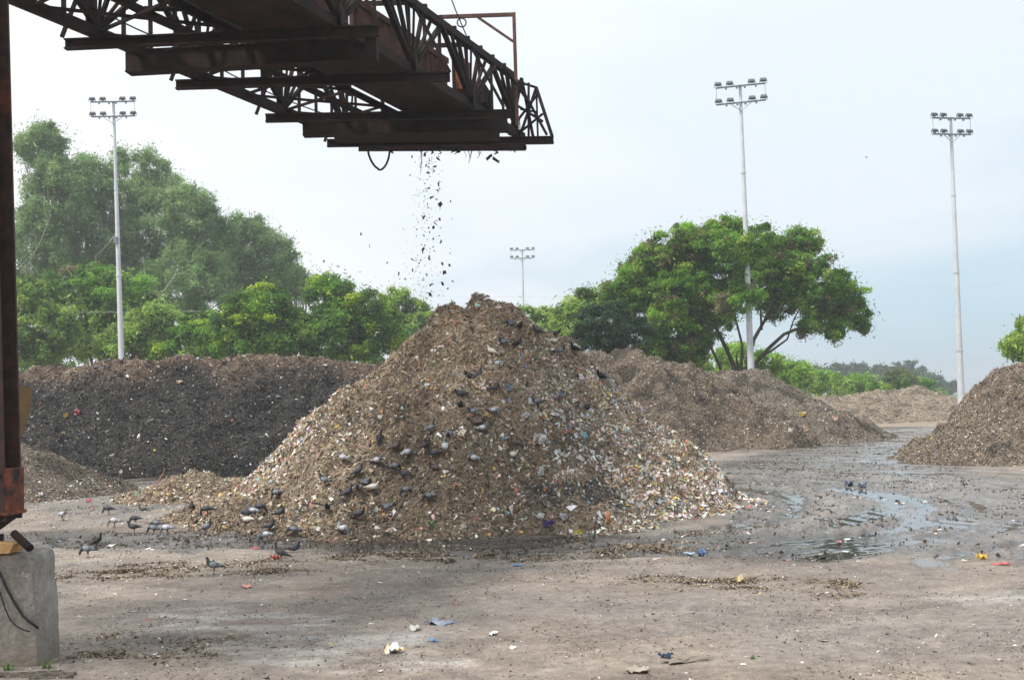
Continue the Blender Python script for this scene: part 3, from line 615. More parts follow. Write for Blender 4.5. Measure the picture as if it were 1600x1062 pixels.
# rags and fibre snagged on the end, and on the beams
for k in range(46):
    if k < 26: px = random.uniform(600, 810); p = pd(px, 236-(px-600)*.004, 23.75); ln = random.choice([.03, .05, .08, .1, .12, .2])
    else:
        pp, qq, kk = ysb[k % 6]; tt = random.uniform(.1, .9); p = pp+(qq-pp)*tt+np.array([0, 0, -.09-.08*kk]); ln = random.uniform(.02, .07)
    m = MB(); w = random.uniform(.006, .03) if ln > .1 else random.uniform(.02, .07)
    pts = [Vector(p)+Vector((random.uniform(-.02, .02)*j, random.uniform(-.01, .01)*j, .03-ln*j/3)) for j in range(4)]
    m.tube(pts, [w*.5, w*.45, w*.4, w*.15], 4); m.build('snagged_rag', m_black, G)
MB().tube([pd(659, 236, 23.7), pd(659, 250, 23.72), pd(657, 273, 23.7)], [.012, .008, .004], 5).build('snagged_rag', m_black, G)
MB().tube([pd(737, 236, 23.7), pd(735, 246, 23.72), pd(732, 256, 23.7)], [.012, .008, .004], 5).build('snagged_rag', m_black, G)

# ------------------------------------------------------------------ falling scraps
def crumple(c, sx, sy, col, n=5, amp=.25, seed=None, col2=None, tilt=None, thick=.004):
    """a crumpled thin sheet with real thickness"""
    rng = np.random.default_rng(seed if seed is not None else random.randrange(1 << 30)); R = tilt or Matrix.Identity(3); m = MB(); vs = []
    H_ = rng.normal(size=(n, n)); k = min(sx, sy)*amp*.5
    ed = rng.uniform(-.12, .12, (n, n, 2))
    for s in (0, 1):
        for i in range(n):
            for j in range(n):
                p = Vector((((i/(n-1)-.5)+ed[i, j, 0])*sx, ((j/(n-1)-.5)+ed[i, j, 1])*sy, H_[i, j]*k-s*thick)); vs.append(Vector(c)+R@p)
    fs = []
    for i in range(n-1):
        for j in range(n-1):
            a, b_, c_, d_ = i*n+j, (i+1)*n+j, (i+1)*n+j+1, i*n+j+1; fs.append((a, b_, c_, d_)); o = n*n; fs.append((d_+o, c_+o, b_+o, a+o))
    bd = [i*n for i in range(n)]+[(n-1)*n+j for j in range(1, n)]+[i*n+n-1 for i in range(n-2, -1, -1)]+[j for j in range(n-2, 0, -1)]
    for i in range(len(bd)): a, b_ = bd[i], bd[(i+1) % len(bd)]; fs.append((b_, a, a+n*n, b_+n*n))
    m.add(vs, fs, col)
    if col2 is not None:
        for q_ in range(len(vs)):
            if ((q_ % (n*n))//n) in col2[1]: m.c[q_] = col2[0]
    return m
def rrot(): return Matrix.Rotation(random.uniform(0, 6.3), 3, 'Z') @ Matrix.Rotation(random.uniform(0, 6.3), 3, 'X') @ Matrix.Rotation(random.uniform(0, 6.3), 3, 'Y')
FL = {(833, 398): 'largest dark scrap in the falling stream, a third of the way down', (725, 683): 'large dark scrap on the left of the falling stream, just below its middle',
      (570, 830): 'dark scrap falling low and well left of the stream, near the trees', (336, 583): 'round dark scrap in the air alone, farthest left of the falling stream', (389, 658): 'thin scrap in the air alone, just below the round one left of the stream',
      (768, 955): 'lowest dark scrap of the stream, just above the heap left peak', (823, 268): 'forked dark scrap in the upper stream, on its right side', (895, 377): 'small scrap farthest right in the upper half of the falling stream',
      (888, 777): 'scrap at the right edge of the falling stream, low down', (800, 518): 'dark scrap at the very middle of the falling stream', (500, 763): 'small scrap low on the left, outside the falling stream'}
for (x, y, s) in [(823, 268, 5), (833, 398, 8), (800, 518, 5), (725, 683, 6), (768, 955, 5), (745, 153, 4), (778, 355, 5), (730, 478, 4), (828, 490, 4), (762, 728, 4), (845, 768, 4), (888, 777, 4), (570, 830, 5), (858, 823, 5), (843, 893, 4), (777, 900, 5),
                  (895, 377, 3), (336, 583, 3), (500, 763, 3), (655, 100, 3), (643, 216, 3), (835, 632, 4), (755, 200, 4), (820, 115, 5), (735, 85, 4), (800, 160, 4), (815, 310, 4), (612, 863, 3), (908, 878, 3), (745, 835, 4), (788, 612, 3), (389, 658, 3)]:
    p = pd(480+x/4, 220+y/4, random.uniform(23.4, 24.2)); s = s*.0135
    o = crumple((0, 0, 0), s*random.uniform(.7, 1.1), s*random.uniform(1, 1.6), (.06, .05, .045), 4, .35, tilt=rrot()).build('falling_scrap', m_scrap); o.location = p
    tag(o, FL.get((x, y), 'small dark scrap of waste in the stream falling from the gantry end to the heap'), 'scrap', 'scraps falling from the gantry')
for (px, py) in ((764, 246), (775, 250)):
    o = crumple((0, 0, 0), .06, .16, (.05, .05, .055), 4, .4, tilt=Matrix.Rotation(.9 if px < 770 else -.9, 3, 'Y') @ Matrix.Rotation(1.4, 3, 'X')).build('falling_rag', m_scrap); o.location = pd(px, py, 23.8)
    tag(o, 'larger dark rag falling just below the %s of the gantry end' % ('right part' if px < 770 else 'right corner'), 'rag', 'scraps falling from the gantry')
n = 420; tt = RNG.random(n); px = 668+RNG.normal(size=n)*20*(.5+tt*.45)-8*tt+3; py = 240+tt*225; P = np.array([pd(a, b_, c_) for a, b_, c_ in zip(px, py, RNG.uniform(23.2, 24.4, n))])
V, F, C = scatter_quads(P, np.tile([0, 0, 1.], (n, 1)), RNG.lognormal(0, .45, n)*.018, RNG.uniform(1, 1.8, n), .0, palette(n, [(.07, .06, .05), (.16, .13, .1), (.3, .28, .25)], [3, 2, 1]))
tag(npmesh('falling_dust', V, F, m_scrap, col=C), 'fine shreds raining down from the gantry end onto the heap', 'falling shreds', kind='stuff')

# ------------------------------------------------------------------ floodlight masts
def mast(label, top, base, dep, arm_l, arm_r, yaw=0., tilt=-20):
    pt = pd(*top, dep); pb = pd(*base, dep); d = Vector(pt-pb); k = pb[2]/d.z; p0 = Vector(pb)-d*k; H_ = pt[2]
    root = empty('floodlight_mast', p0); tag(root, label, 'floodlight mast', 'floodlight masts around the yard')
    ax = Vector(pt)-p0; L_ = ax.length; ax.normalize()
    s = FPX/dep; W_ = (arm_r[0]-arm_l[0])/s
    m = MB(); nseg = 4
    for i in range(nseg):
        a = i/nseg; b_ = (i+1)/nseg; ra = .20-.125*a; rb = .20-.125*b_
        m.tube([p0+ax*L_*a*.985, p0+ax*L_*b_*.985], [ra, rb+.004], 14)
        m.tube([p0+ax*(L_*b_*.985-.1), p0+ax*(L_*b_*.985)], [rb+.03, rb+.03], 14)
    m.build('shaft', m_pole, root, smooth=False)
    if dep == 71: m = MB(); m.box(p0+ax*12.6+Vector((-.05, -.2, 0)), (.24, .16, .42)); m.build('junction_box', m_bracket, root, bevel=.02)
    sl_ = (arm_r[1]-arm_l[1])/(arm_r[0]-arm_l[0]) + .03   # the arms' own tilt against the roll
    ca = Vector((math.cos(yaw), math.sin(yaw), -sl_)).normalized()
    for lv, dz in ((0, -.35), (1, -1.25)):
        c = p0+ax*(L_+dz); ctr = c+Vector((0, -.12, 0))
        ba = MB().beam(ctr-ca*W_/2, ctr+ca*W_/2, .09, .07).build('cross_arm', m_bracket, root)
        for t in (-.455, -.22, .22, .455):
            q_ = ctr+ca*W_*t; f = empty('floodlight', (0, 0, 0)); f.parent = root; f.location = q_-p0+Vector((0, 0, .3))
            R = Matrix.Rotation(yaw, 3, 'Z') @ Matrix.Rotation(math.radians(tilt), 3, 'X')
            c0 = q_+Vector((0, -.05, .19)); m = MB(); m.box(c0, (.33, .15, .18), R); m.box(c0+R@Vector((0, .1, 0)), (.18, .07, .12), R); m.build('housing', m_lampb, f, bevel=.02)
            m = MB(); m.box(c0+R@Vector((0, -.08, 0)), (.29, .012, .14), R); m.build('glass', m_lens, f)
            m = MB(); m.beam(q_+Vector((.19, -.05, 0)), c0+Vector((.19, 0, 0)), .02, .05); m.beam(q_+Vector((-.19, -.05, 0)), c0+Vector((-.19, 0, 0)), .02, .05); m.build('yoke', m_bracket, f)
        for t in (-.3, -.08, .08, .3): MB().box(ctr+ca*W_*t+Vector((0, -.07, -.09)), (.10, .10, .12)).build('ballast_box', m_bracket, root, bevel=.01)
    c = p0+ax*L_
    for s_ in (-1, 1):
        MB().tube([c+ca*W_/2*s_*.98+Vector((0, -.12, -.35)), c+ca*W_/2*s_*.98+Vector((0, -.12, -1.25))], .012, 5).build('tie_rod', m_bracket, root)
        MB().beam(c+Vector((0, -.1, -1.7)), c+ca*.55*s_+Vector((0, -.1, -1.28)), .04, .04).build('arm_brace', m_pole, root)
    return root
mast('floodlight mast on the left, rising in front of the tall hazy trees', (177, 151), (190, 570), 71, (142, 158), (210, 154), .15, -50)
mast('floodlight mast rising through the big spreading tree', (1156, 125), (1173, 565), 62.4, (1117, 139), (1196, 131), 0)
mast('floodlight mast standing clear against the sky at the right', (1485, 176), (1501, 600), 65, (1448, 186), (1522, 181), .35, -66)
mast('small far floodlight mast seen just right of the heap top', (816, 386), (819, 560), 130, (797, 392), (834, 391), 0)

# ------------------------------------------------------------------ power lines (hang far behind)
def wire(label, a, b_, dep, sag, r):
    p0 = pd(*a, dep); p1 = pd(*b_, dep); pts = [p0+(p1-p0)*t-np.array([0, 0, sag*4*t*(1-t)]) for t in np.linspace(0, 1, 21)]
    tag(MB().tube(pts, r, 5)  .build('power_line', m_pole, origin=p0), label, 'power line', 'power lines behind the yard')
wire('upper power line across the sky behind the trees', (-200, 418), (1900, 418), 120, 3.0, .011)
wire('lower power line across the sky behind the trees', (-200, 520), (1900, 486), 140, 2.2, .009)
wire('thin line strung in front of the left thicket', (20, 488), (560, 480), 80, .1, .010)

# ------------------------------------------------------------------ column, block and bits in the near left corner
CD = 10.05
def cx_(px, py, dep=CD): return pd(px, py, dep)
Bk = cx_(19, 700); Tk = cx_(-3, -140)
col = empty('steel_column', (Bk[0]-.25, CD, .9)); tag(col, 'rusty steel column at the left edge standing over the concrete block', 'column')
def colz(z): t = (z-Bk[2])/(Tk[2]-Bk[2]); return Bk[0]+(Tk[0]-Bk[0])*t
m = MB(); z0, z1 = 1.2, 7.25; w = .46
for dy in (-.16, .16):
    a = Vector((colz(z0)-w/2, CD+dy, z0)); b_ = Vector((colz(z1)-w/2, CD+dy, z1)); m.beam(a, b_, w, .03, up=(0, 1, 0))
m.beam(Vector((colz(z0)-w/2, CD, z0)), Vector((colz(z1)-w/2, CD, z1)), .03, .288, up=(0, 1, 0)); m.build('shaft', m_column, col)
fx0 = cx_(36, 730)[0]-.06; fz1 = cx_(40, 730)[2]; fz0 = cx_(40, 798)[2]
m = MB(); m.box((fx0-.28, CD-.0, (fz0+fz1)/2), (.56, .34, fz1-fz0)); m.box((fx0-.285, CD, fz0-.01), (.60, .38, .03)); m.build('foot_box', m_colbase, col, bevel=.008)
m = MB(); zt = fz0-.028; zb_ = cx_(0, 838)[2]
m.add([(fx0-.02, CD-.2, zt), (fx0-.02, CD+.2, zt), (fx0-.6, CD+.2, zt), (fx0-.6, CD-.2, zt), (fx0-.24, CD-.08, zb_), (fx0-.24, CD+.08, zb_), (fx0-.4, CD+.08, zb_), (fx0-.4, CD-.08, zb_)],
      [(0, 1, 2, 3), (7, 6, 5, 4), (0, 4, 5, 1), (1, 5, 6, 2), (2, 6, 7, 3), (3, 7, 4, 0)])
BTOP = pz(50, 1045, 0); bz = .94
m.box((fx0-.32, CD, (zb_+bz)/2), (.3, .3, zb_-bz+.02)); m.build('foot_hopper', m_rust, col)
for k in range(3): m = MB(); m.tube([(fx0-.06-.16*k, CD-.165, fz1-.06), (fx0-.06-.16*k, CD-.19, fz1-.06)], .02, 6); m.build('bolt', m_rust, col)
m = MB(); m.beam((fx0-.27, CD-.185, fz0+.02), (fx0-.27, CD-.185, fz1+.12), .03, .05, up=(0, 1, 0)); m.beam((fx0-.5, CD-.185, fz1+.02), (fx0-.29, CD-.185, fz1+.02), .02, .03); m.build('foot_stiffener', m_colbase, col)
# plywood piece behind column
m = MB(); n = 8; q0 = 10.45
prof = [(49, 604), (48.5, 618), (48, 632), (46, 645), (43, 657), (39, 668), (34, 679), (28, 690)]
vs = []
for th in (0, .02):
    for i, (a, b_) in enumerate(prof):
        p = pd(a, b_, q0+th); vs.append(p); p2 = pd(4, b_-1, q0+th+.05); vs.append(p2)
k = len(prof)*2; fs = []
for i in range(len(prof)-1):
    a = 2*i; fs.append((a, a+1, a+3, a+2)); fs.append((k+a+2, k+a+3, k+a+1, k+a)); fs.append((a+2, k+a+2, k+a, a)); fs.append((a+1, k+a+1, k+a+3, a+3))
fs.append((1, 0, k, k+1)); fs.append((k-2, k-1, 2*k-1, 2*k-2)); m.add(vs, fs)
tag(m.build('wooden_panel', m_ply, origin=pd(20, 640, q0)), 'tan wooden panel sticking out behind the rusty column', 'panel')
# concrete block
def conc_mat():
    m, t, p = material('old_concrete', .92, .2); c = objco(t)
    n = noise(t, c, 3.2, 9, .7, .3); n2 = noise(t, c, 28, 6, .7); sx = t.nodes.new('ShaderNodeSeparateXYZ'); t.links.new(c, sx.inputs[0])
    mp = t.nodes.new('ShaderNodeMapping'); mp.inputs['Scale'].default_value = (7, 7, .9); t.links.new(c, mp.inputs[0]); st = noise(t, mp.outputs[0], 1., 5, .6)
    col = mixc(t, ramp(t, n, [(.3, 0.), (.7, 1.)]), (.17, .15, .13), (.42, .39, .35))
    col = mixc(t, ramp(t, st, [(.45, 0.), (.7, .5)]), col, (.10, .085, .07))
    low = mth(t, 'MULTIPLY_ADD', n, .5, mth(t, 'MULTIPLY', sx.outputs[2], -1.)); col = mixc(t, ramp(t, mth(t, 'ADD', low, .35), [(.25, 0.), (.6, .6)]), col, (.19, .14, .10))
    n5 = noise(t, c, 5.5, 6, .75, 1.2); col = mixc(t, ramp(t, n5, [(.60, 0.), (.68, .75)]), col, (.58, .56, .53)); col = mixc(t, ramp(t, n5, [(.30, .7), (.38, 0.)]), col, (.07, .065, .06))
    col = mixc(t, 1., col, ramp(t, n2, [(.3, .75), (.7, 1.2)]), 'MULTIPLY'); t.links.new(col, p.inputs['Base Color']); bump(t, p, mth(t, 'ADD', n, mth(t, 'MULTIPLY', n2, .4)), .8, .03); return m
by0 = BTOP[1]+.02; by1 = by0+.5; bx1 = pd(93, 960, by1)[0]; bx0 = bx1-2.2
def block():
    nx_, ny_, nz_ = 90, 30, 42; Vs = []; Fs = []
    def face(f, n1, n2):
        b_ = len(Vs)
        for i in range(n1+1):
            for j in range(n2+1): Vs.append(f(i/n1, j/n2))
        for i in range(n1):
            for j in range(n2): a = b_+i*(n2+1)+j; Fs.append((a, a+n2+1, a+n2+2, a+1))
    face(lambda u, v: (u, 0, v), nx_, nz_); face(lambda u, v: (1, u, v), ny_, nz_); face(lambda u, v: (1-u, 1, v), nx_, nz_); face(lambda u, v: (0, 1-u, v), ny_, nz_); face(lambda u, v: (u, v, 1), nx_, ny_)
    A = np.array(Vs); X, Y, Zz = A.T; P = np.column_stack([bx0+X*(bx1-bx0), by0+Y*(by1-by0), -.06+Zz*(bz+.06)])
    # chipped, rounded edges: pull in where two coordinates are near the limits
    ex = np.minimum(1-X, 9)*2.2; ey = np.minimum(Y, 1-Y)*.72; ez = (1-Zz)*1.0
    nz3 = fbm(P[:, 0]*4+P[:, 1]*3, P[:, 2]*4+P[:, 1]*2, 201, 4)
    def edge(a, b_): return np.exp(-(np.hypot(a, b_)/(.045+.03*nz3))**2)
    e = edge(ex, ey)*.025+edge(ex, ez)*.03+edge(ey, ez)*.02
    C_ = np.array([(bx0+bx1)/2+.5, (by0+by1)/2, .45]); d = P-C_; d /= np.linalg.norm(d, axis=1)[:, None]
    P -= d*e[:, None]; P += d*(.010*nz3+.007*fbm(P[:, 0]*20, P[:, 2]*20+P[:, 1]*9, 205, 3))[:, None]
    chip = np.exp(-(((X-.97)/.05)**2+((Zz-.80)/.13)**2))*.035; P[:, 0] -= chip*np.clip(.6+nz3, 0, 1.5)
    P[:, 0] += (1-Zz)*X*.02
    return npmesh('concrete_block', P, np.array(Fs), conc_mat(), off=((bx0+bx1)/2, (by0+by1)/2, 0))
tag(block(), 'stained grey concrete foundation block in the lower left corner', 'block')
a = pd(22, 833, 9.95); b_ = pd(47, 856, 9.8); b_[2] = max(b_[2], bz+.03)
m = MB(); m.tube([a, b_], .034, 12); tag(m.build('steel_pipe', m_rust, origin=a), 'short dark pipe leaning on top of the concrete block', 'pipe')
m = MB(); p = pd(8, 852, 9.85); z = bz+.012; m.add([(p[0]-.2, 9.78, z), (p[0]+.06, 9.78, z), (p[0]+.09, 9.98, z), (p[0]-.2, 9.98, z), (p[0]-.2, 9.78, z+.09), (p[0]+.10, 9.78, z+.075), (p[0]+.11, 9.98, z+.075), (p[0]-.2, 9.98, z+.09)], [(3, 2, 1, 0), (4, 5, 6, 7), (0, 1, 5, 4), (1, 2, 6, 5), (2, 3, 7, 6), (3, 0, 4, 7)])
tag(m.build('wood_offcut', m_wood, origin=(p[0], 9.88, z)), 'light wooden wedge on the concrete block under the column', 'wood')
for nm, pts in (('thick black cable drooping down the front of the concrete block', [(0, 895), (10, 918), (22, 940), (36, 962), (48, 972), (60, 981)]), ('thin black wire drooping lower on the concrete block front', [(0, 925), (8, 950), (16, 968), (26, 978), (38, 984), (46, 986)])):
    q_ = [pd(x, y, by0-.035) for x, y in pts]; q_.insert(0, pd(-25, pts[0][1]-22, by0-.02)); tag(MB().tube(q_, .011 if 'thick' in nm else .006, 6).build('loose_cable', m_black, smooth=True, origin=q_[0]), nm, 'cable', 'cables on the concrete block')
# slab / soil lip in front of block and weeds
m = MB(); p = pz(60, 1056, 0)
for i, (px, py, w, h) in enumerate([(45, 1056, .34, .05), (85, 1058, .22, .035)]):
    p = pz(px, py, 0); o = crumple((0, 0, .02), w*1.4, .16, (.2, .17, .14), 6, .12, seed=i, thick=h).build('stone_slab', m_heap); o.location = p
    tag(o, ('flat broken slab' if i == 0 else 'smaller stone chip')+' on the ground at the foot of the concrete block', 'stone')
def tuft(px, py, label, s=1., n=26, dep=None):
    p = pz(px, py, 0) if dep is None else dep; m = MB()
    for k in range(n):
        a = random.uniform(0, 6.28); l = random.uniform(.05, .13)*s; lean = random.uniform(.1, .8); b0 = Vector((random.uniform(-.04, .04)*s, random.uniform(-.03, .03)*s, 0)); dr = Vector((math.cos(a)*lean, math.sin(a)*lean, 1)).normalized(); sd_ = Vector((-math.sin(a), math.cos(a), 0))*.006*s
        mid = b0+dr*l*.6; tip = b0+dr*l+Vector((math.cos(a), math.sin(a), -.3))*l*.25; m.add([b0-sd_, b0+sd_, mid+sd_*.8, mid-sd_*.8], [(0, 1, 2, 3)], (.09, .17, .04)); m.add([mid-sd_*.8, mid+sd_*.8, tip], [(0, 1, 2)], (.11, .2, .05))
    o = m.build('grass_tuft', m_leaf); o.location = p; tag(o, label, 'grass')
tuft(72, 1047, 'green weed tuft growing at the right foot of the concrete block', .9); tuft(14, 1050, 'weed tuft at the left foot of the concrete block', .9); tuft(1176, 1030, 'tiny green weed on the open ground at lower right', .45, 14)

# ------------------------------------------------------------------ litter things lying about
def litter(name, label, px, py, w, h, colr, cat, c2=None, amp=.3, n=6, seed=0, flat=False, yaw=0):
    p, nn = hit(px, py); q_ = nn.to_track_quat('Z', 'Y').to_matrix() @ Matrix.Rotation(yaw, 3, 'Z')
    w *= .8; h *= .8; g_ = .26 if max(colr) > .3 and min(colr) < .3 else .1; mul = lambda c: tuple(v*(1-g_)+.25*g_ for v in c); colr = mul(colr); c2 = (mul(c2[0]), c2[1]) if c2 else None
    m = crumple((0, 0, 0), w, h, colr, n, amp, seed=seed+int(px), col2=c2, tilt=q_); o = m.build(name, m_scrap, smooth=False); o.location = p+nn*(min(w, h)*amp*.45+.012); tag(o, label, cat); return o
WH = (.75, .74, .72)
litter('food_wrapper', 'blue, white and yellow food wrapper on the bare foreground', 617, 1019, .17, .15, (.75, .72, .7), 'wrapper', ((.75, .5, .05), (0, 5)), .5, seed=1)
litter('food_wrapper', 'dark blue torn wrapper half over the bright wrapper in the foreground', 606, 1015, .07, .08, (.05, .12, .4), 'wrapper', None, .4)
litter('plastic_bag', 'flattened grey-blue plastic bag on the pale dusty patch', 685, 974, .27, .20, (.22, .26, .36), 'bag', ((.4, .43, .5), (2, 3)), .16, 8)
litter('paper_sheet', 'crumpled off-white paper left of the grey-blue bag', 648, 983, .20, .12, (.62, .6, .54), 'paper', None, .2)
litter('paper_strip', 'narrow white paper strip right of the grey-blue bag', 771, 991, .18, .08, WH, 'paper', None, .18)
litter('plastic_scrap', 'small bright blue plastic scrap below the grey-blue bag', 677, 1002, .09, .06, (.12, .3, .6), 'plastic', None, .3)
litter('plastic_scrap', 'pale blue strip lying below the front of the heap', 808, 884, .13, .07, (.15, .4, .75), 'plastic', None, .2)
litter('cardboard_sheet', 'long flat brown cardboard at the bottom right of centre', 1072, 1033, .44, .16, (.24, .2, .15), 'cardboard', None, .12, 8)
litter('plastic_scrap', 'dark blue rag on the end of the long flat cardboard', 1040, 1027, .12, .09, (.03, .06, .14), 'rag', None, .4)
litter('flat_stone', 'pale flat stone at the bottom edge right of centre', 995, 1050, .2, .16, (.4, .36, .28), 'stone', None, .2)
litter('plastic_scrap', 'cream plastic lump in the mulch streak right of centre', 1157, 910, .10, .10, (.72, .6, .35), 'plastic', None, .6)
litter('plastic_scrap', 'yellow plastic scrap at the edge of the wet ground on the right', 1533, 873, .11, .12, (.8, .5, .03), 'plastic', None, .6)
litter('plastic_strip', 'red plastic strip at the right edge of the wet ground', 1565, 882, .24, .07, (.6, .1, .1), 'plastic', None, .25)
litter('plastic_strip', 'pink strip lying on the wet mud right of the heap', 1311, 848, .2, .08, (.65, .25, .28), 'plastic', None, .25)
litter('plastic_strip', 'white strip beside the pink one on the wet mud', 1325, 844, .12, .07, WH, 'plastic', None, .3)
litter('plastic_bag', 'blue plastic bag trodden into the mud right of the heap foot', 1098, 866, .14, .10, (.05, .16, .42), 'bag', None, .5)
litter('plastic_bag', 'thin pale blue film on the mud left of the trodden blue bag', 1076, 866, .2, .09, (.35, .45, .55), 'film', None, .3)
litter('plastic_bag', 'dark blue bag on the far wet ground', 1326, 759, .36, .22, (.04, .07, .16), 'bag', None, .5)
litter('plastic_bag', 'small blue bag right of the dark blue one on the far wet ground', 1347, 760, .2, .18, (.1, .14, .25), 'bag', None, .5)
litter('plastic_scrap', 'red plastic scrap among pigeons below the heap, nearer one', 429, 873, .11, .12, (.75, .13, .1), 'plastic', None, .6)
litter('plastic_scrap', 'pinkish red scrap in the dark mud left of centre', 400, 858, .14, .08, (.7, .15, .15), 'plastic', None, .4)
litter('plastic_strip', 'salmon red sheet on dry ground below the mulch strip', 386, 917, .2, .12, (.62, .25, .18), 'plastic', None, .15)
litter('plastic_scrap', 'green plastic sheet at the left spill of the heap', 215, 773, .2, .14, (.15, .42, .3), 'plastic', None, .4)
litter('plastic_bag', 'red bag near the foot of the small grey heap', 139, 784, .17, .15, (.65, .14, .17), 'bag', None, .6)
litter('plastic_bag', 'white bag right of the red bag near the small grey heap', 176, 783, .13, .10, WH, 'bag', None, .6)
litter('plastic_bag', 'white bag near the column at the foot of the small grey heap', 63, 774, .14, .12, WH, 'bag', None, .6)
litter('shoe', 'purple shoe-like rag low on the heap front beside the white lumps', 858, 819, .26, .12, (.09, .05, .2), 'rag', None, .6)
litter('plastic_bag', 'white crumpled bag above the purple rag low on the heap', 848, 808, .15, .12, WH, 'bag', None, .8)
litter('plastic_bag', 'white and violet bag right of the purple rag', 878, 808, .16, .14, (.5, .45, .5), 'bag', ((.75, .74, .72), (1, 2)), .8)
litter('plastic_scrap', 'orange plastic piece low on the heap right of the dark lobe', 949, 810, .11, .18, (.75, .33, .1), 'plastic', None, .5)
litter('plastic_scrap', 'yellow scrap at the foot of the dark lobe', 903, 832, .16, .09, (.65, .5, .05), 'plastic', None, .5)
litter('plastic_bag', 'grey lump of film on the ground below the dark lobe', 925, 842, .15, .14, (.14, .16, .14), 'bag', None, .8)
litter('plastic_bag', 'white bag hanging on the right shoulder of the heap', 907, 589, .10, .18, WH, 'bag', None, .5)
litter('plastic_bag', 'white torn film in the middle of the right flank', 842, 688, .26, .22, WH, 'film', None, .9)
litter('plastic_bag', 'small white film below the torn film on the right flank', 847, 738, .12, .18, WH, 'film', None, .8)
litter('plastic_bag', 'white scrap on the upper right flank beside a pale pigeon', 829, 629, .11, .22, WH, 'film', None, .8)
litter('plastic_bag', 'pale film high on the left part of the right flank', 820, 652, .22, .14, (.6, .6, .58), 'film', None, .8)
litter('plastic_scrap', 'pale blue rag among pigeons on the upper slope', 797, 607, .14, .12, (.3, .42, .52), 'rag', None, .7)
litter('plastic_strip', 'bright green strip in the middle of the heap', 737, 707, .13, .05, (.08, .55, .25), 'plastic', None, .3)
litter('plastic_scrap', 'leafy green scrap low on the heap front', 674, 819, .10, .09, (.15, .32, .07), 'scrap', None, .7)
litter('plastic_bag', 'white lump in a hollow low on the heap front', 723, 824, .09, .08, WH, 'bag', None, .9)
litter('plastic_cup', 'small white cup on the lowest part of the heap front', 784, 826, .06, .07, WH, 'cup', None, .8)
litter('paper_sheet', 'white paper at the left foot of the heap near the blue-white pigeon', 499, 827, .13, .08, (.6, .62, .62), 'paper', None, .5)
litter('cardboard_sheet', 'tan cardboard piece on the upper face of the black ridge', 279, 597, .42, .22, (.5, .36, .24), 'cardboard', None, .2)
litter('plastic_bag', 'orange-yellow bag on the black ridge', 103, 650, .2, .22, (.7, .42, .08), 'bag', None, .7)
litter('plastic_bag', 'pink bag on the black ridge beside the orange one', 122, 645, .25, .25, (.55, .1, .16), 'bag', None, .7)
litter('plastic_scrap', 'yellow spot of plastic on the far grey heap', 1254, 648, .35, .3, (.6, .5, .1), 'plastic', None, .6)
litter('plastic_scrap', 'cream rag on the far grey heap slope', 1306, 655, .35, .3, (.65, .5, .42), 'rag', None, .6)
litter('plastic_scrap', 'tan board at the foot of the far grey heap', 1257, 670, .4, .3, (.55, .35, .22), 'board', None, .4)
litter('plastic_bag', 'white bag at the foot of the far grey heap', 1236, 675, .25, .25, WH, 'bag', None, .7)
p, nn = hit(243, 762); m = MB(); m.tube([p, p+Vector((.05, 0, .12)), p+Vector((.18, .05, .36)), p+Vector((.2, .05, .46))], [.02, .018, .012, .006], 6, (.35, .17, .1)); m.tube([p+Vector((.05, 0, .12)), p+Vector((-.05, 0, .26))], [.012, .004], 5, (.3, .15, .09))
tag(m.build('branch', m_scrap, origin=p), 'reddish bent branch standing in the spill left of the heap', 'branch')

# ------------------------------------------------------------------ pigeons
def loft(m, secs, n, cols, flip=False):
    """secs: (x, z, ry, rz, y) along the body in the xz plane; rings perpendicular to the spine"""
    b = len(m.v); K = len(secs)
    for i, s in enumerate(secs):
        a = secs[max(i-1, 0)]; c = secs[min(i+1, K-1)]; tx, tz = c[0]-a[0], c[1]-a[1]; l = math.hypot(tx, tz) or 1; tx /= l; tz /= l
        for k in range(n):
            t = 2*math.pi*k/n; u, v = math.cos(t)*s[2], math.sin(t)*s[3]; m.v.append((s[0]-tz*v, (s[4] if len(s) > 4 else 0)+u, s[1]+tx*v)); m.c.append(cols[i])
    for i in range(K-1):
        for k in range(n): k2 = (k+1) % n; m.f.append((b+i*n+k, b+i*n+k2, b+(i+1)*n+k2, b+(i+1)*n+k))
    m.f.append(tuple(b+k for k in reversed(range(n)))); m.f.append(tuple(b+(K-1)*n+k for k in range(n)))
PCOL = {  # tail, body, neck, head, wing, bar
    'grey': ((.035, .037, .043), (.115, .122, .14), (.035, .05, .05), (.045, .05, .06), (.23, .245, .275), (.03, .03, .035)),
    'pale': ((.12, .12, .13), (.42, .43, .46), (.15, .17, .18), (.17, .18, .2), (.56, .57, .6), (.06, .06, .06)),
    'dark': ((.025, .026, .03), (.06, .062, .07), (.03, .045, .045), (.035, .036, .042), (.075, .078, .088), (.02, .02, .02)),
    'black': ((.015, .015, .016), (.026, .026, .03), (.015, .02, .02), (.012, .012, .014), (.022, .022, .025), (.01, .01, .01)),
    'white': ((.5, .46, .4), (.66, .6, .52), (.6, .54, .46), (.6, .54, .46), (.7, .64, .56), (.55, .5, .45)),
    'brown': ((.05, .04, .035), (.12, .09, .075), (.07, .055, .05), (.07, .055, .05), (.14, .105, .09), (.04, .03, .03))}
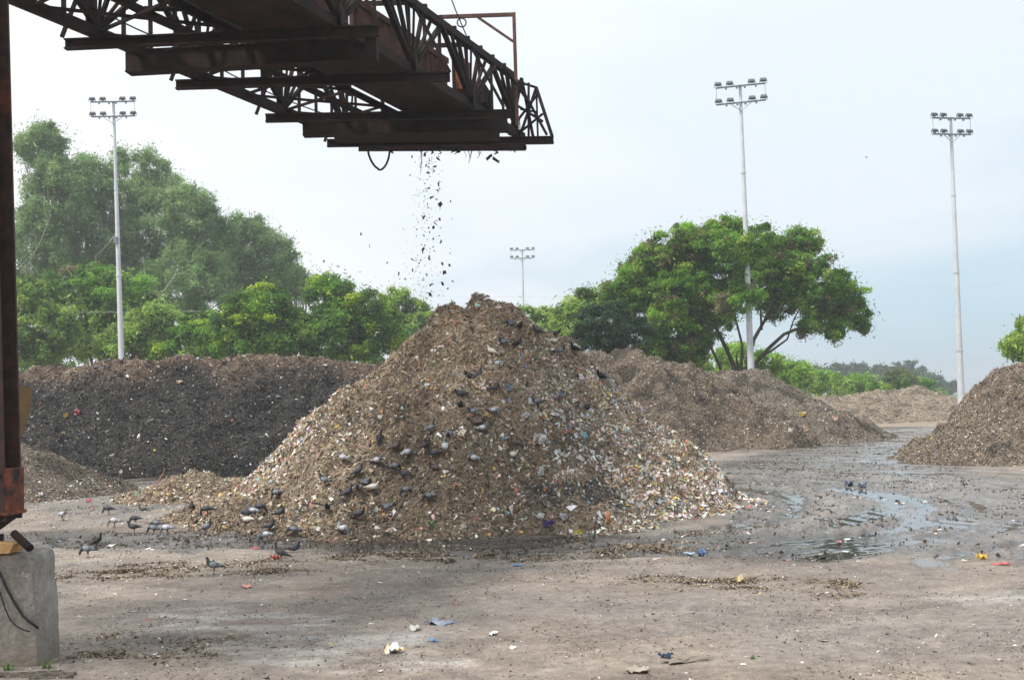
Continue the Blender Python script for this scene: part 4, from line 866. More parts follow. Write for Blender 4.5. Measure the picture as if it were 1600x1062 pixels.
POSE = {'stand': [(.075, .178, .043, .044), (.093, .208, .027, .028), (.099, .233, .020, .021), (.108, .254, .022, .022), (.123, .258, .017, .016), (.133, .255, .006, .006), (.149, .250, .002, .003)],
        'peck': [(.085, .150, .043, .042), (.112, .125, .028, .028), (.126, .098, .02, .02), (.136, .074, .022, .021), (.142, .055, .016, .015), (.145, .042, .006, .006), (.149, .025, .002, .003)],
        'alert': [(.066, .19, .042, .044), (.078, .225, .026, .027), (.082, .262, .019, .02), (.09, .287, .021, .022), (.105, .292, .017, .016), (.116, .289, .006, .006), (.132, .284, .002, .003)]}
m_bird = m_scrap
def bird_mesh(pose, colr):
    tl, bd, nk, hd, wg, br = PCOL[colr]; m = MB()
    ps = {'lie': 'stand', 'spread': 'stand'}.get(pose, pose)
    secs = [(-.185, .118, .030, .003), (-.15, .121, .031, .005), (-.11, .128, .026, .012), (-.075, .135, .034, .027), (-.035, .142, .048, .042), (.0, .148, .057, .053), (.04, .158, .056, .055)]+POSE[ps]
    cols = [tl, tl, tl, bd, bd, bd, bd, nk, nk, hd, hd, hd, (.25, .2, .18), (.1, .09, .09)]
    if pose == 'alert': secs = [(x, z+(x*.28), a, b_) for x, z, a, b_ in secs[:7]]+secs[7:]
    loft(m, secs, 10, cols)
    if pose != 'lie':
        for sy in (-1, 1):
            y = sy*.024; m.tube([(-.005, y, .115), (.0, y, .07), (-.004, y, .045), (0, y, .004)], [.014, .008, .004, .004], 6, (.2, .09, .08))
            for a in (-.5, 0, .5, 3.14): m.tube([(0, y, .005), (math.cos(a)*.028, y+math.sin(a)*.02, .003)], [.004, .002], 4, (.2, .09, .08))
    if pose == 'lie': m.v = [(x, y, z-.085) for x, y, z in m.v]
    body = m; wings = []
    for sy in (-1, 1):
        w = MB()
        if pose == 'spread':
            base = Vector((.05, sy*.045, .17)); rows = []
            for i, (sp, ch) in enumerate([(0, .13), (.1, .15), (.2, .13), (.3, .08), (.34, .03)]):
                p = base+Vector((-.01*i, sy*sp*.8, sp*.28)); rows.append([p+Vector((.02, 0, .006)), p+Vector((-ch*.5, 0, .01)), p+Vector((-ch, 0, 0)), p+Vector((-ch*.5, 0, -.006))])
            for r in rows: w.v += [tuple(v) for v in r]; w.c += [wg]*4
            for i in range(4):
                for k in range(4): k2 = (k+1) % 4; w.f.append((i*4+k, i*4+k2, i*4+4+k2, i*4+4+k))
            w.f.append((0, 1, 2, 3)); w.f.append((16, 17, 18, 19))
        else:
            S_ = [(.078, .166, .008, .014, .030), (.06, .165, .015, .030, .040), (.02, .158, .018, .040, .047), (-.02, .150, .017, .038, .046), (-.033, .148, .0165, .035, .045), (-.05, .145, .016, .032, .042), (-.063, .142, .015, .030, .040), (-.085, .138, .013, .024, .034), (-.12, .130, .009, .014, .024), (-.165, .124, .003, .005, .014)]
            C_ = [wg, wg, wg, wg, br, wg, br, wg, tl, tl]
            if pose == 'alert': S_ = [(x, z+x*.28, a, b_, y) for x, z, a, b_, y in S_]
            loft(w, [(x, z-(.085 if pose == 'lie' else 0), a, b_, sy*y) for x, z, a, b_, y in S_], 8, C_)
        wings.append(w)
    return body, wings
PM = {}
def pigeon(px, py, head, pose, colr, label, scale=1., drop_=9):
    key = (pose, colr)
    if key not in PM:
        b_, ws = bird_mesh(pose, colr); o = b_.build('pigeon', m_bird, smooth=True); cs = [w.build('wing', m_bird, o, smooth=True) for w in ws]; PM[key] = (o, cs)
    else:
        s, cs0 = PM[key]; o = s.copy(); S.collection.objects.link(o); o.name = 'pigeon'
        for c in cs0: d = c.copy(); S.collection.objects.link(d); d.parent = o; d.name = 'wing'
    p, nn = hit(px, py+drop_)
    yaw = {'R': 0, 'L': math.pi, 'A': math.pi/2, 'T': -math.pi/2, 'RT': -.7, 'LT': math.pi+.7, 'RA': .7, 'LA': math.pi-.7}[head]+random.uniform(-.3, .3)
    o.location = p+Vector((0, 0, .006)); s = scale*random.uniform(.78, .9)
    o.scale = (s, s, s); tilt = {'alert': 0, 'lie': .6}.get(pose, .25)
    q0_ = Vector((0, 0, 1)).rotation_difference((Vector((0, 0, 1))*(1-tilt)+nn*tilt).normalized())
    o.rotation_mode = 'QUATERNION'; o.rotation_quaternion = q0_ @ Matrix.Rotation(yaw, 3, 'Z').to_quaternion() @ Matrix.Rotation(random.uniform(-.08, .08), 3, 'Y').to_quaternion()
    tag(o, label, 'pigeon', 'pigeons feeding on and around the waste heap'); return o
CW = {'grey': 'blue-grey', 'pale': 'pale grey', 'dark': 'dark grey', 'black': 'black', 'white': 'creamy white', 'brown': 'brown'}
PW = {'stand': 'standing', 'peck': 'pecking head down', 'alert': 'with raised head', 'lie': 'crouching', 'spread': 'with half-open wings'}
PIG = [
 (97, 804, 'R', 'stand', 'pale', 'alone beyond the concrete block'), (170, 795, 'L', 'peck', 'dark', 'near the foot of the small grey heap'), (179, 815, 'L', 'peck', 'pale', 'just below the pigeon nearest the small grey heap'),
 (212, 811, 'L', 'peck', 'dark', 'upper left of the ground group of five'), (210, 825, 'L', 'stand', 'dark', 'lower left of the ground group of five'), (245, 819, 'L', 'peck', 'grey', 'back middle of the ground group of five'),
 (240, 827, 'L', 'peck', 'grey', 'front middle of the ground group of five'), (262, 827, 'L', 'peck', 'pale', 'rightmost of the ground group of five'), (224, 795, 'L', 'lie', 'brown', 'on the spill above the ground group of five'),
 (301, 792, 'A', 'stand', 'black', 'on the spill, left of a brown-backed pair'), (325, 797, 'L', 'peck', 'dark', 'on the spill, second from left of the upper row'), (322, 824, 'R', 'alert', 'grey', 'on the mud edge below the spill, large and facing right'),
 (405, 794, 'R', 'peck', 'dark', 'topmost of the tight cluster at the left toe'), (396, 799, 'L', 'stand', 'pale', 'in the middle of the tight cluster at the left toe'), (386, 803, 'L', 'peck', 'dark', 'left end of the tight cluster at the left toe'),
 (388, 812, 'L', 'lie', 'white', 'lowest of the tight cluster at the left toe'), (436, 771, 'L', 'peck', 'grey', 'highest on the left foot of the heap'), (437, 803, 'R', 'stand', 'dark', 'right of the tight cluster at the left toe'),
 (422, 824, 'R', 'stand', 'dark', 'on mulch above a round-bodied pair'), (418, 837, 'L', 'stand', 'pale', 'back bird of the round-bodied pair on the mud'), (408, 842, 'T', 'peck', 'grey', 'front bird of the round-bodied pair on the mud'),
 (151, 846, 'RA', 'alert', 'black', 'on the dark mud close to the concrete block'), (137, 862, 'L', 'peck', 'grey', 'nearest the concrete block'), (440, 866, 'L', 'alert', 'dark', 'beside the red scrap on the mud'),
 (458, 829, 'L', 'peck', 'grey', 'at the mud edge left of the blue-white bird'), (334, 889, 'L', 'stand', 'grey', 'nearest to the camera on the mulch strip'), (458, 858, 'R', 'lie', 'dark', 'right of the bird beside the red scrap'),
 (513, 794, 'T', 'spread', 'black', 'low on the left front of the heap'), (560, 806, 'R', 'stand', 'dark', 'low on the front, right of the open-winged bird'), (536, 828, 'RT', 'peck', 'pale', 'on the flat mud at the heap foot'),
 (608, 791, 'L', 'lie', 'grey', 'half hidden low on the heap front'), (508, 752, 'L', 'stand', 'grey', 'on the lower left slope above a yellow scrap'), (559, 736, 'R', 'alert', 'dark', 'upright on the lower left slope'),
 (536, 716, 'L', 'stand', 'pale', 'highest on the left slope, isolated'), (588, 721, 'R', 'stand', 'pale', 'upper left of the middle flock'), (572, 752, 'R', 'lie', 'grey', 'just above the creamy bird'),
 (559, 764, 'T', 'stand', 'grey', 'just left of the creamy bird'), (543, 772, 'RA', 'stand', 'dark', 'elongated, second left of the creamy bird'), (582, 763, 'R', 'stand', 'white', 'low in the middle of the heap'),
 (616, 729, 'R', 'peck', 'grey', 'above a dark bird in the middle of the slope'), (632, 742, 'L', 'stand', 'dark', 'in the very middle of the lower slope'), (637, 767, 'L', 'peck', 'grey', 'with barred wings on the lower slope'),
 (670, 776, 'LT', 'peck', 'grey', 'tail raised, right of the barred bird'), (619, 699, 'R', 'stand', 'brown', 'top left of the middle flock'), (637, 709, 'R', 'peck', 'pale', 'under the brown bird of the middle flock'),
 (667, 698, 'RA', 'stand', 'black', 'left of the pale bird in the middle flock'), (697, 700, 'A', 'stand', 'pale', 'at the top right of the middle flock'), (681, 709, 'L', 'stand', 'dark', 'touching the pale bird of the middle flock'),
 (679, 731, 'L', 'lie', 'brown', 'in a hollow below the middle flock'), (672, 669, 'R', 'alert', 'grey', 'above the middle flock'), (702, 677, 'T', 'lie', 'grey', 'in the centre of the heap face, head hidden'),
 (754, 670, 'R', 'stand', 'pale', 'lower bird of the close trio right of centre'), (749, 658, 'R', 'lie', 'brown', 'middle bird of the close trio right of centre'), (742, 643, 'L', 'stand', 'grey', 'upper left of the close trio right of centre'),
 (772, 642, 'RT', 'peck', 'pale', 'upper right beside the close trio'), (740, 717, 'L', 'stand', 'pale', 'barred, above the lower bulge of the heap'), (799, 710, 'R', 'lie', 'white', 'on the right part of the heap face'),
 (806, 691, 'L', 'alert', 'brown', 'above the creamy bird on the right part'), (592, 685, 'A', 'lie', 'black', 'small and alone high on the left slope'), (812, 510, 'T', 'stand', 'black', 'round, nearest below the summit'),
 (798, 504, 'L', 'lie', 'grey', 'left of the round black bird near the summit'), (841, 515, 'L', 'alert', 'dark', 'on the right skyline, highest'), (868, 521, 'R', 'stand', 'dark', 'on the right skyline, second from top'),
 (863, 532, 'R', 'lie', 'white', 'under the second skyline bird'), (875, 548, 'R', 'stand', 'grey', 'on the upper right shoulder'), (897, 545, 'L', 'stand', 'black', 'at the lower end of the right skyline row'),
 (808, 537, 'RA', 'stand', 'black', 'stretched out below the summit'), (787, 535, 'L', 'stand', 'grey', 'left of the stretched black bird'), (769, 549, 'LA', 'stand', 'white', 'high on the heap below the summit'),
 (781, 569, 'L', 'stand', 'pale', 'below the creamy summit bird'), (735, 588, 'L', 'lie', 'black', 'in the dark hollow under the summit, left bird'), (748, 584, 'RA', 'lie', 'dark', 'in the dark hollow under the summit, right bird'),
 (774, 607, 'R', 'stand', 'dark', 'beside the pale blue rag'), (720, 614, 'L', 'lie', 'dark', 'upper of two left of the centre line'), (719, 632, 'T', 'lie', 'black', 'lower of two left of the centre line'),
 (842, 628, 'L', 'stand', 'grey', 'beside the white scrap on the upper right flank'), (876, 620, 'A', 'stand', 'grey', 'on the upper right flank, third from the skyline'), (938, 586, 'L', 'lie', 'black', 'far out on the right shoulder'),
 (918, 635, 'T', 'lie', 'black', 'below the far right-shoulder bird'),
 (40, 555, 'RA', 'alert', 'black', 'at the left end of the black ridge crest'), (68, 559, 'R', 'lie', 'grey', 'second from left on the black ridge crest'), (82, 558, 'R', 'lie', 'pale', 'third from left on the black ridge crest'),
 (150, 572, 'L', 'lie', 'grey', 'just below the crest left of the mast'), (170, 564, 'R', 'stand', 'grey', 'on the crest left of the mast foot'), (190, 566, 'R', 'alert', 'dark', 'right at the mast foot'),
 (190, 585, 'R', 'stand', 'dark', 'on the brown shoulder under the mast'), (169, 576, 'L', 'stand', 'dark', 'under the crest left of the mast foot'), (241, 554, 'L', 'alert', 'dark', 'on the crest, first right of the mast'),
 (260, 555, 'R', 'stand', 'dark', 'on the crest, second right of the mast'), (277, 559, 'L', 'stand', 'grey', 'on the crest, third right of the mast'), (309, 560, 'R', 'lie', 'pale', 'on the crest, fourth right of the mast'),
 (328, 557, 'L', 'stand', 'dark', 'on the crest, fifth right of the mast'), (366, 556, 'R', 'stand', 'dark', 'on the crest below the dense round tree'), (421, 620, 'R', 'lie', 'grey', 'on the face of the black ridge, left of two'),
 (435, 619, 'L', 'lie', 'grey', 'on the face of the black ridge, right of two'), (467, 559, 'T', 'alert', 'white', 'upright on the black ridge crest near the heap'), (456, 578, 'T', 'stand', 'pale', 'just below the upright crest bird'),
 (508, 570, 'R', 'lie', 'pale', 'on the crest close to the heap edge'), (519, 596, 'L', 'lie', 'dark', 'on the ridge face close to the heap edge'), (350, 564, 'L', 'lie', 'brown', 'on the crest between two dark birds')]
for (px, py, hd_, po, co, wh) in PIG:
    far_ = (py < 630 and px < 600)
    pigeon(px, py, hd_, po, co, f'{CW[co]} pigeon {PW[po]} {wh}'.replace('pecking head down just below', 'pecking just below'), 1.0 if not far_ else 1.05, {'lie': 4, 'alert': 11}.get(po, 9) if not far_ else 3)
# bird in the sky
b_, ws = bird_mesh('spread', 'dark'); o = MB(); o = b_.build('flying_bird', m_bird, smooth=True); [w.build('wing', m_bird, o, smooth=True) for w in ws]
o.location = pd(1354, 248, 210); o.scale = (1.3,)*3; o.rotation_euler = (0, 0, 2.5); tag(o, 'tiny dark bird flying between the two right floodlight masts', 'bird')

# ------------------------------------------------------------------ trees
def foliage(ells, nleaf, lsize, cols, w, clump, seed, droop=0., flat=.35, shell=.55, gaps=.0, asp=(1.2, 2.0), ctint=.35, soft=.25):
    """ells: world ellipsoids (cx,cy,cz,rx,ry,rz). Clumps spread through the outer volume, leaves around each clump"""
    rng = np.random.default_rng(seed); vol = np.array([(e[3]*e[4]*e[5])**(2/3) for e in ells]); ncl = max(6, int(nleaf/clump[0]))
    k = rng.choice(len(ells), ncl, p=vol/vol.sum()); E = np.array(ells)[k]
    d = rng.normal(size=(ncl, 3)); d /= np.linalg.norm(d, axis=1)[:, None]; r = rng.uniform(shell, 1., ncl)**.6
    wob = 1+.22*np.sin(d[:, 0]*5+seed)*np.cos(d[:, 2]*4+d[:, 1]*3+seed*2)
    C = E[:, :3]+d*E[:, 3:]*(r*wob)[:, None]
    # drop clumps buried in other ellipsoids sometimes
    out_ = np.clip((C[:, 2]-E[:, 2])/E[:, 5], -1, 1)
    cr_ = clump[1]*rng.uniform(.6, 1.35, ncl)
    lc = rng.integers(0, ncl, nleaf); od = rng.normal(size=(nleaf, 3)); od /= np.linalg.norm(od, axis=1)[:, None]
    od[:, 2] = np.where(rng.random(nleaf) < .6, np.abs(od[:, 2]), od[:, 2])
    sc3 = rng.uniform(.55, 1.25, (ncl, 3))*np.array([.85, .85, .72+droop*.2])
    rad = np.where(rng.random(nleaf) < 1-soft, rng.uniform(.2, 1., nleaf)**.5, np.abs(rng.normal(0, .95, nleaf)))
    off = od*rad[:, None]*sc3[lc]*cr_[lc][:, None]
    P = C[lc]+off
    if droop: P[:, 2] -= np.minimum(rng.exponential(droop*.7, nleaf), droop*2.2)*cr_[lc]
    cc_ = palette(ncl, cols, w, rng, .10); col = cc_[lc]*rng.uniform(1-ctint, 1+ctint, (nleaf, 1))
    up = od*.7+np.array([0, 0, .8])+d[lc]*.35; up /= np.linalg.norm(up, axis=1)[:, None]
    V, F, Cc = scatter_quads(P, up, lsize*np.clip(rng.lognormal(0, .3, nleaf), .4, 1.6), rng.uniform(*asp, nleaf), flat, np.clip(col, .004, .8), rng, True)
    return V, F, Cc, C
def tree(name, label, cat, dep, ells, nleaf, lsize, cols, w, clump, seed, trunk=(None, .25), bark=None, group=None, limbs=10, depthk=.8, bare=(), **kw):
    W_ = []
    rng = random.Random(seed)
    for (cx, cy, rx, ry) in ells:
        yy = dep+rng.uniform(-.35, .35)*rx*dep/FPX; p = pd(cx, cy, yy); s = FPX/dep; W_.append((p[0], p[1], p[2], rx/s, rx/s*depthk, ry/s))
    tx = trunk[0] if trunk[0] is not None else sum(e[0]*e[3] for e in W_)/sum(e[3] for e in W_)
    root = empty(name, (tx, dep, 0)); tag(root, label, cat, group)
    V, F, C, CL = foliage(W_, nleaf, lsize, cols, w, clump, seed, **kw)
    keep = V.reshape(-1, 4, 3)[:, :, 2].min(1) > .05; F = F[keep]; used = F.ravel(); V = V[used]; C = C[used]; F = np.arange(len(V)).reshape(-1, 4)
    npmesh('crown', V, F, m_leaf, parent=root, col=C)
    m = MB(); r = trunk[1]; base = Vector((tx, dep, 0)); low = min(e[2]-e[5] for e in W_); fork = Vector((tx+.1, dep, max(low*.6, .8)))
    m.tube([base-Vector((0, 0, .1)), (base+fork)/2+Vector((.05*r, 0, 0)), fork], [r*1.3, r, r*.9], 9)
    for e in W_:
        c = Vector(e[:3]); mid = fork.lerp(c, .5)+Vector((rng.uniform(-.2, .2)*e[3], 0, .1*e[5])); m.tube([fork, mid, c], [r*.6, r*.38, r*.15], 7)
        for k in range(limbs):
            t = rng.choice(CL.tolist()); t = Vector(t)
            if (t-c).length < max(e[3:])*1.3: m.tube([mid, mid.lerp(t, .55)+Vector((0, 0, .1)), t], [r*.22, r*.13, r*.05], 5)
    for (xa, ya, xb, yb, r_) in bare:
        a = Vector(pd(xa, ya, dep-4)); c = Vector(pd(xb, yb, dep-5)); m.tube([fork.lerp(a, .3), a, a.lerp(c, .5)+Vector((.15, 0, -.1)), c], [r_*1.3, r_, r_*.8, r_*.4], 7)
    m.build('trunk', bark or m_bark, root, smooth=True); return root
EUC = [(.19, .31, .11), (.26, .40, .15), (.12, .21, .07), (.33, .46, .20)]; EW = [4, 3, 3, 1]
POI = [(.10, .23, .025), (.05, .125, .02), (.32, .46, .03), (.18, .33, .03)]; PW_ = [4, 3.5, 2.2, 3]
LIT = [(.20, .33, .055), (.27, .41, .075), (.10, .19, .035), (.34, .46, .11)]; LW = [4, 3, 3, 1]
BIG = [(.12, .275, .03), (.065, .16, .02), (.20, .38, .045), (.26, .41, .06), (.20, .18, .09)]; BGW = [5, 4, 3, 1.2, 1.0]
DKS = [(.03, .07, .03), (.02, .05, .025), (.045, .09, .04)]; DSW = [3, 3, 2]
gt = 'trees behind the yard'
# tall hazy eucalyptus row, left
for i, (lab, e, nl, dep) in enumerate([
    ('tallest pale feathery tree at the far left beside the column', [(60, 225, 36, 32), (90, 300, 55, 60), (50, 390, 50, 80), (78, 230, 22, 22)], 62000, 106),
    ('tall hazy eucalyptus-like tree just left of the mast top half', [(135, 290, 48, 45), (150, 380, 60, 80), (110, 430, 50, 50)], 62000, 110),
    ('tall hazy tree behind and right of the left mast', [(215, 275, 48, 40), (235, 350, 62, 75), (255, 300, 28, 30), (210, 430, 60, 60)], 70000, 113),
    ('broad hazy tree right of the left mast with a leaning pale limb', [(290, 330, 42, 45), (320, 380, 55, 60), (300, 440, 70, 60)], 66000, 108),
    ('hazy tree at the right end of the tall row, with ragged top', [(385, 375, 42, 38), (425, 400, 34, 38), (375, 440, 55, 40)], 50000, 114),
    ('low pale far tree just above the dense round tree', [(455, 440, 30, 20), (480, 452, 22, 16)], 16000, 118)]):
    tree('eucalyptus_tree', lab, 'tree', dep, e, bare=[[(40, 420, 80, 335, .06)], [(150, 400, 185, 358, .09)], [], [(242, 468, 275, 428, .10)], [], []][i], nleaf=int(nl*1.0), lsize=.19, cols=EUC, w=EW, clump=(190, .95), seed=300+i, trunk=(None, .3), bark=m_barkpale, group=gt, limbs=10, droop=.3, flat=.35, shell=.45, soft=.4, asp=(1.6, 2.6))
# thicket behind the black ridge
for i, (lab, nm, e, nl, ls, cols, w, dep) in enumerate([
    ('bushy light green tree at the far left edge behind the black ridge', 'broadleaf_tree', [(30, 470, 40, 38), (70, 520, 60, 42), (40, 550, 60, 30)], 13000, .24, LIT, LW, 58),
    ('dense green tree with brownish top left of the mast', 'broadleaf_tree', [(120, 455, 58, 36), (180, 470, 52, 40), (150, 520, 70, 45)], 16000, .24, BIG, BGW, 66),
    ('light green rounded bush tree just right of the mast foot', 'broadleaf_tree', [(230, 520, 52, 34), (200, 550, 50, 30), (245, 498, 30, 18)], 12000, .24, LIT, LW, 60),
    ('small bright green tree between the mast and the dense round tree', 'broadleaf_tree', [(315, 515, 40, 26), (300, 548, 50, 25), (340, 535, 40, 30)], 9000, .22, POI, PW_, 59),
    ('dense dark green tree with bright yellow-green layers, left half of the round clump', 'flame_tree', [(405, 490, 62, 38), (370, 520, 45, 40), (430, 530, 70, 40)], 22000, .22, POI, PW_, 56),
    ('dark green layered tree beside the heap, right half of the round clump', 'flame_tree', [(515, 460, 38, 24), (550, 490, 55, 32), (520, 530, 75, 40), (590, 520, 42, 34)], 22000, .22, POI, PW_, 58),
    ('light green loose tree behind the left slope of the heap', 'broadleaf_tree', [(625, 490, 42, 30), (650, 520, 45, 40), (600, 500, 30, 25)], 9000, .26, LIT, LW, 76)]):
    tree(nm, lab, 'tree', dep+18, e, int(nl*2.6), ls*.72, cols, w, (230, .74), 320+i, (None, .22), m_bark, gt, limbs=5, flat=.55, shell=.6)
# undergrowth filling the back of the thicket
ug = []
rng = random.Random(12)
for k in range(60):
    px = -60+k*12+rng.uniform(-4, 4); dep = rng.uniform(88, 94); s_ = FPX/dep; hh = rng.uniform(5.6, 7.6); p = pd(px, 560, dep); ug.append((p[0], p[1], hh*.5, 1.5, 1.2, hh*.55))
for k in range(54):
    px = 760+k*13+rng.uniform(-4, 4); dep = rng.uniform(78, 86)+(24 if px > 1140 else 0); hh = float(np.interp(px, [760, 1080, 1130, 1190, 1250, 1300, 1350, 1460], [5.6, 5.4, 4.6, 5.0, 4.2, 3.6, 3.3, 2.8]))*rng.uniform(.88, 1.08); p = pd(px, 560, dep); ug.append((p[0], p[1], hh*.5, 1.3, 1.2, hh*.6))
V, F, C, CL = foliage(ug, 200000, .17, LIT+POI[:2], LW+[3, 3], (230, .7), 500, flat=.5, shell=.5)
tag(npmesh('undergrowth', V, F, m_leaf, col=C), 'tangled green undergrowth filling the gaps behind the heaps and under the trees', 'undergrowth', kind='stuff')
# right side
for i, (lab, nm, e, nl, ls, cols, w, dep, cl) in enumerate([
    ('yellow-green low tree just right of the heap top', 'broadleaf_tree', [(820, 497, 34, 22), (850, 515, 40, 28), (800, 520, 40, 25)], 6000, .3, LIT, LW, 90, .9),
    ('light green tree between the heap and the dark shrub', 'broadleaf_tree', [(905, 490, 34, 32), (945, 470, 36, 26), (890, 520, 36, 30)], 9000, .26, LIT, LW, 76, .9),
    ('dark blue-green shrub at the left foot of the big spreading tree', 'shrub', [(945, 515, 46, 36), (980, 530, 40, 30), (920, 535, 30, 22)], 13000, .15, DKS, DSW, 59, .6)]):
    tree(nm, lab, 'tree' if nm != 'shrub' else 'shrub', dep, e, int(nl*2.6), ls*.62, cols, w, (230, cl*.7), 340+i, (None, .18), m_bark, gt, limbs=5, flat=.6, shell=.7)
# the big spreading tree
def big_tree():
    dep = 64.5; s = FPX/dep
    E = [(1060, 405, 72, 42), (1120, 380, 50, 28), (1010, 430, 45, 40), (1090, 440, 85, 40), (1225, 400, 55, 32), (1200, 440, 65, 36), (1285, 440, 48, 32), (1320, 470, 34, 28), (1335, 492, 22, 20), (1285, 490, 38, 22),
         (1010, 490, 55, 36), (1060, 520, 62, 38), (1040, 550, 50, 24), (985, 462, 40, 36), (1070, 555, 38, 26), (1150, 470, 40, 22), (1215, 480, 30, 20), (1260, 515, 20, 10), (1150, 400, 34, 30), (1178, 385, 26, 20), (1035, 400, 40, 26), (1190, 370, 30, 18), (1250, 385, 34, 22), (1110, 500, 40, 28), (1085, 545, 32, 26), (1345, 500, 18, 16), (1300, 515, 22, 12), (1130, 365, 46, 18), (1080, 385, 46, 24), (1060, 465, 60, 40), (1105, 470, 46, 36), (1225, 430, 50, 34), (1265, 465, 36, 28)]
    rng = random.Random(5); W_ = []
    for (cx, cy, rx, ry) in E:
        p = pd(cx, cy, dep-2.2 if (cx, cy) in ((1150, 400), (1178, 385), (1150, 470)) else dep+rng.uniform(.3, 2.6)); W_.append((p[0], p[1], p[2], rx/s, rx/s*.8, ry*1.15/s))
    bx = pd(1165, 575, dep)[0]; root = empty('spreading_tree', (bx, dep, 0)); tag(root, 'big spreading green tree with brown seed pods around the second mast', 'tree', gt)
    V, F, C, CL = foliage(W_, 360000, .115, BIG, BGW, (230, .52), 77, flat=.5, shell=.35)
    # brown hanging pods
    k = np.random.default_rng(3).choice(len(CL), 230); n = 230*14; r2 = np.random.default_rng(4)
    P = np.repeat(CL[k], 14, 0)+r2.normal(size=(n, 3))*np.array([.16, .16, .2])-np.array([0, .25, .1])
    V2, F2, C2 = scatter_quads(P, np.tile([0, -1., 0], (n, 1)), np.full(n, .12), r2.uniform(2, 3, n), .5, palette(n, [(.2, .13, .08), (.26, .19, .12), (.14, .09, .06)], [2, 1, 1], r2), r2)
    npmesh('crown', V, F, m_leaf, parent=root, col=C); po = npmesh('seed_pods', V2, F2, m_leaf, parent=root, col=C2); po['kind'] = 'stuff'
    m = MB()
    def P_(x, y, d=0): return Vector(pd(x, y, dep+d))
    stems = [([(1150, 600), (1147, 572), (1135, 545), (1118, 510), (1105, 470), (1085, 430)], .26), ([(1140, 600), (1125, 572), (1112, 545), (1098, 515), (1080, 490), (1060, 450)], .16), ([(1160, 600), (1158, 570), (1160, 540), (1150, 500), (1140, 460), (1130, 410)], .16),
             ([(1172, 600), (1168, 565), (1178, 530), (1195, 500), (1210, 460), (1225, 420)], .24), ([(1165, 590), (1150, 555), (1155, 548)], .12), ([(1182, 600), (1180, 568), (1200, 545), (1225, 522), (1255, 510), (1290, 490), (1320, 480)], .22),
             ([(1184, 560), (1205, 548), (1230, 530), (1240, 500), (1260, 460)], .13), ([(1190, 515), (1188, 480), (1200, 450)], .12), ([(1118, 510), (1130, 470), (1150, 430), (1160, 400)], .12), ([(1098, 515), (1060, 500), (1020, 470), (1000, 440)], .13), ([(1195, 500), (1215, 490), (1240, 450), (1280, 430)], .12), ([(1255, 510), (1285, 520), (1305, 505)], .07), ([(1060, 590), (1055, 560), (1040, 530), (1020, 500)], .16)]
    for pts, r in stems:
        q_ = [P_(x, y, 1.2*i/len(pts)) for i, (x, y) in enumerate(pts)]
        if pts[0][1] >= 590: q_[0] = Vector((q_[0].x, q_[0].y, -.1))
        r *= .62; m.tube(q_, [r*(1-.72*i/(len(q_)-1)) for i in range(len(q_))], 8)
        for i in range(2, len(q_)):
            for j in range(4):
                t = Vector(rng.choice(CL.tolist()))
                if (t-q_[i]).length < 2.6: m.tube([q_[i], q_[i].lerp(t, .5)+Vector((0, 0, .12)), t], [r*.3, r*.18, r*.06], 5)
    m.build('trunk', m_bark, root, smooth=True)
big_tree()
# bushes, far right
GB = [(.20, .38, .05), (.29, .47, .07), (.12, .25, .035)]
for i, (lab, e, dep, cols) in enumerate([
    ('bright green bush right behind the big tree trunk', [(1190, 570, 34, 18), (1150, 560, 24, 20)], 80, GB), ('bright green bush right of the big tree foot', [(1235, 583, 34, 16)], 95, GB), ('yellow-green bush left of the far woodland', [(1280, 594, 30, 13)], 110, GB),
    ('small bright bush in front of the far woodland, left one', [(1325, 600, 22, 9)], 115, GB), ('small bright bush in front of the far woodland, right one', [(1350, 600, 18, 11)], 118, GB), ('olive bush in front of the far woodland', [(1405, 596, 26, 15)], 120, [(.15, .2, .07), (.1, .16, .05), (.18, .2, .08)]),
    ('small green bush right of the olive bush', [(1437, 604, 14, 7)], 122, GB)]):
    tree('bush', lab, 'bush', dep, e, 9000, .17, cols, [3, 2, 2], (120, .6), 360+i, (None, .12), m_bark, 'bushes at the far edge of the yard', limbs=3, flat=.45, shell=.5)
tree('broadleaf_tree', 'light green tree rising behind the coarse heap at the right edge', 'tree', 60, [(1605, 545, 40, 18), (1612, 515, 26, 18), (1650, 520, 40, 40)], 16000, .15, LIT, LW, (150, .6), 371, (None, .2), m_bark, gt, limbs=5, flat=.4, shell=.4)
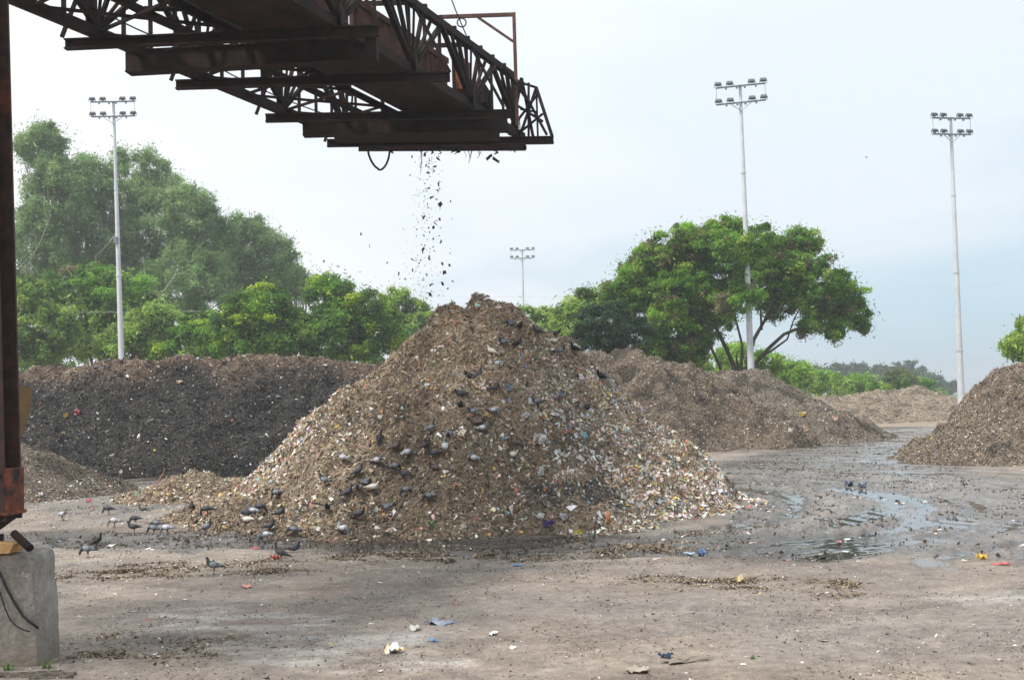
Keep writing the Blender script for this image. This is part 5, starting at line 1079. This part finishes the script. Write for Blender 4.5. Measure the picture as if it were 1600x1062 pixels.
# far woodland, one mass
ww = []
rng = random.Random(8)
for k in range(34):
    px = 1235+k*7.7+rng.uniform(-3, 3); ty = float(np.interp(px, [1230, 1290, 1330, 1370, 1400, 1440, 1460, 1500], [580, 572, 568, 577, 572, 572, 586, 604]))+rng.uniform(-6, 7); dep = 300+rng.uniform(-20, 30)
    s = FPX/dep; p = pd(px, (ty+612)/2, dep); ww.append((p[0], p[1], p[2], rng.uniform(4, 8)/s, 7/s, (612-ty)/2/s+.3))
V, F, C, CL = foliage(ww, 50000, .55, [(.05, .10, .05), (.07, .12, .06), (.04, .08, .04)], [2, 1, 1], (80, 1.3), 400, flat=.3, shell=.5)
wo = npmesh('distant_woodland', V, F, m_leaf, col=C); tag(wo, 'far blue-green woodland on the horizon at the right', 'woodland', kind='stuff')
# far city towers
for i, (px, ty, w, lab) in enumerate([(1479, 600, 6, 'far pale tower block on the horizon, left of three by the mast'), (1486, 597, 5, 'far tower block on the horizon, tallest of three by the mast'), (1493, 601, 7, 'far wide tower block on the horizon, right of three by the mast')]):
    dep = 900; s = FPX/dep; p = pd(px, ty, dep); W_ = w/s; root = empty('tower_block', (p[0], dep, 0)); tag(root, lab, 'building', 'far city buildings')
    MB().box((p[0], dep, p[2]/2), (W_, W_, p[2])).build('wall', m_city, root)
    m = MB(); z = 1.5
    while z < p[2]-1: m.box((p[0], dep-W_/2-.03, z), (W_*.8, .05, .9)); z += 2.2
    m.build('window_band', m_citywin, root); MB().box((p[0], dep, p[2]+.5), (W_*.4, W_*.4, 1)).build('roof_housing', m_city, root)

# ------------------------------------------------------------------ air
HZ = .0010
if HZ:
    hm = bpy.data.materials.new('haze'); hm.use_nodes = True; t = hm.node_tree; t.nodes.clear(); o_ = t.nodes.new('ShaderNodeOutputMaterial'); v = t.nodes.new('ShaderNodeVolumePrincipled')
    v.inputs['Color'].default_value = (.93, .96, 1, 1); v.inputs['Density'].default_value = HZ; v.inputs['Anisotropy'].default_value = .2; t.links.new(v.outputs[0], o_.inputs['Volume'])
    m = MB(); m.box((0, 600, 13.5), (3300, 2200, 33)); o = m.build('haze', hm); tag(o, 'thin pale haze over the whole yard', 'haze', kind='stuff')
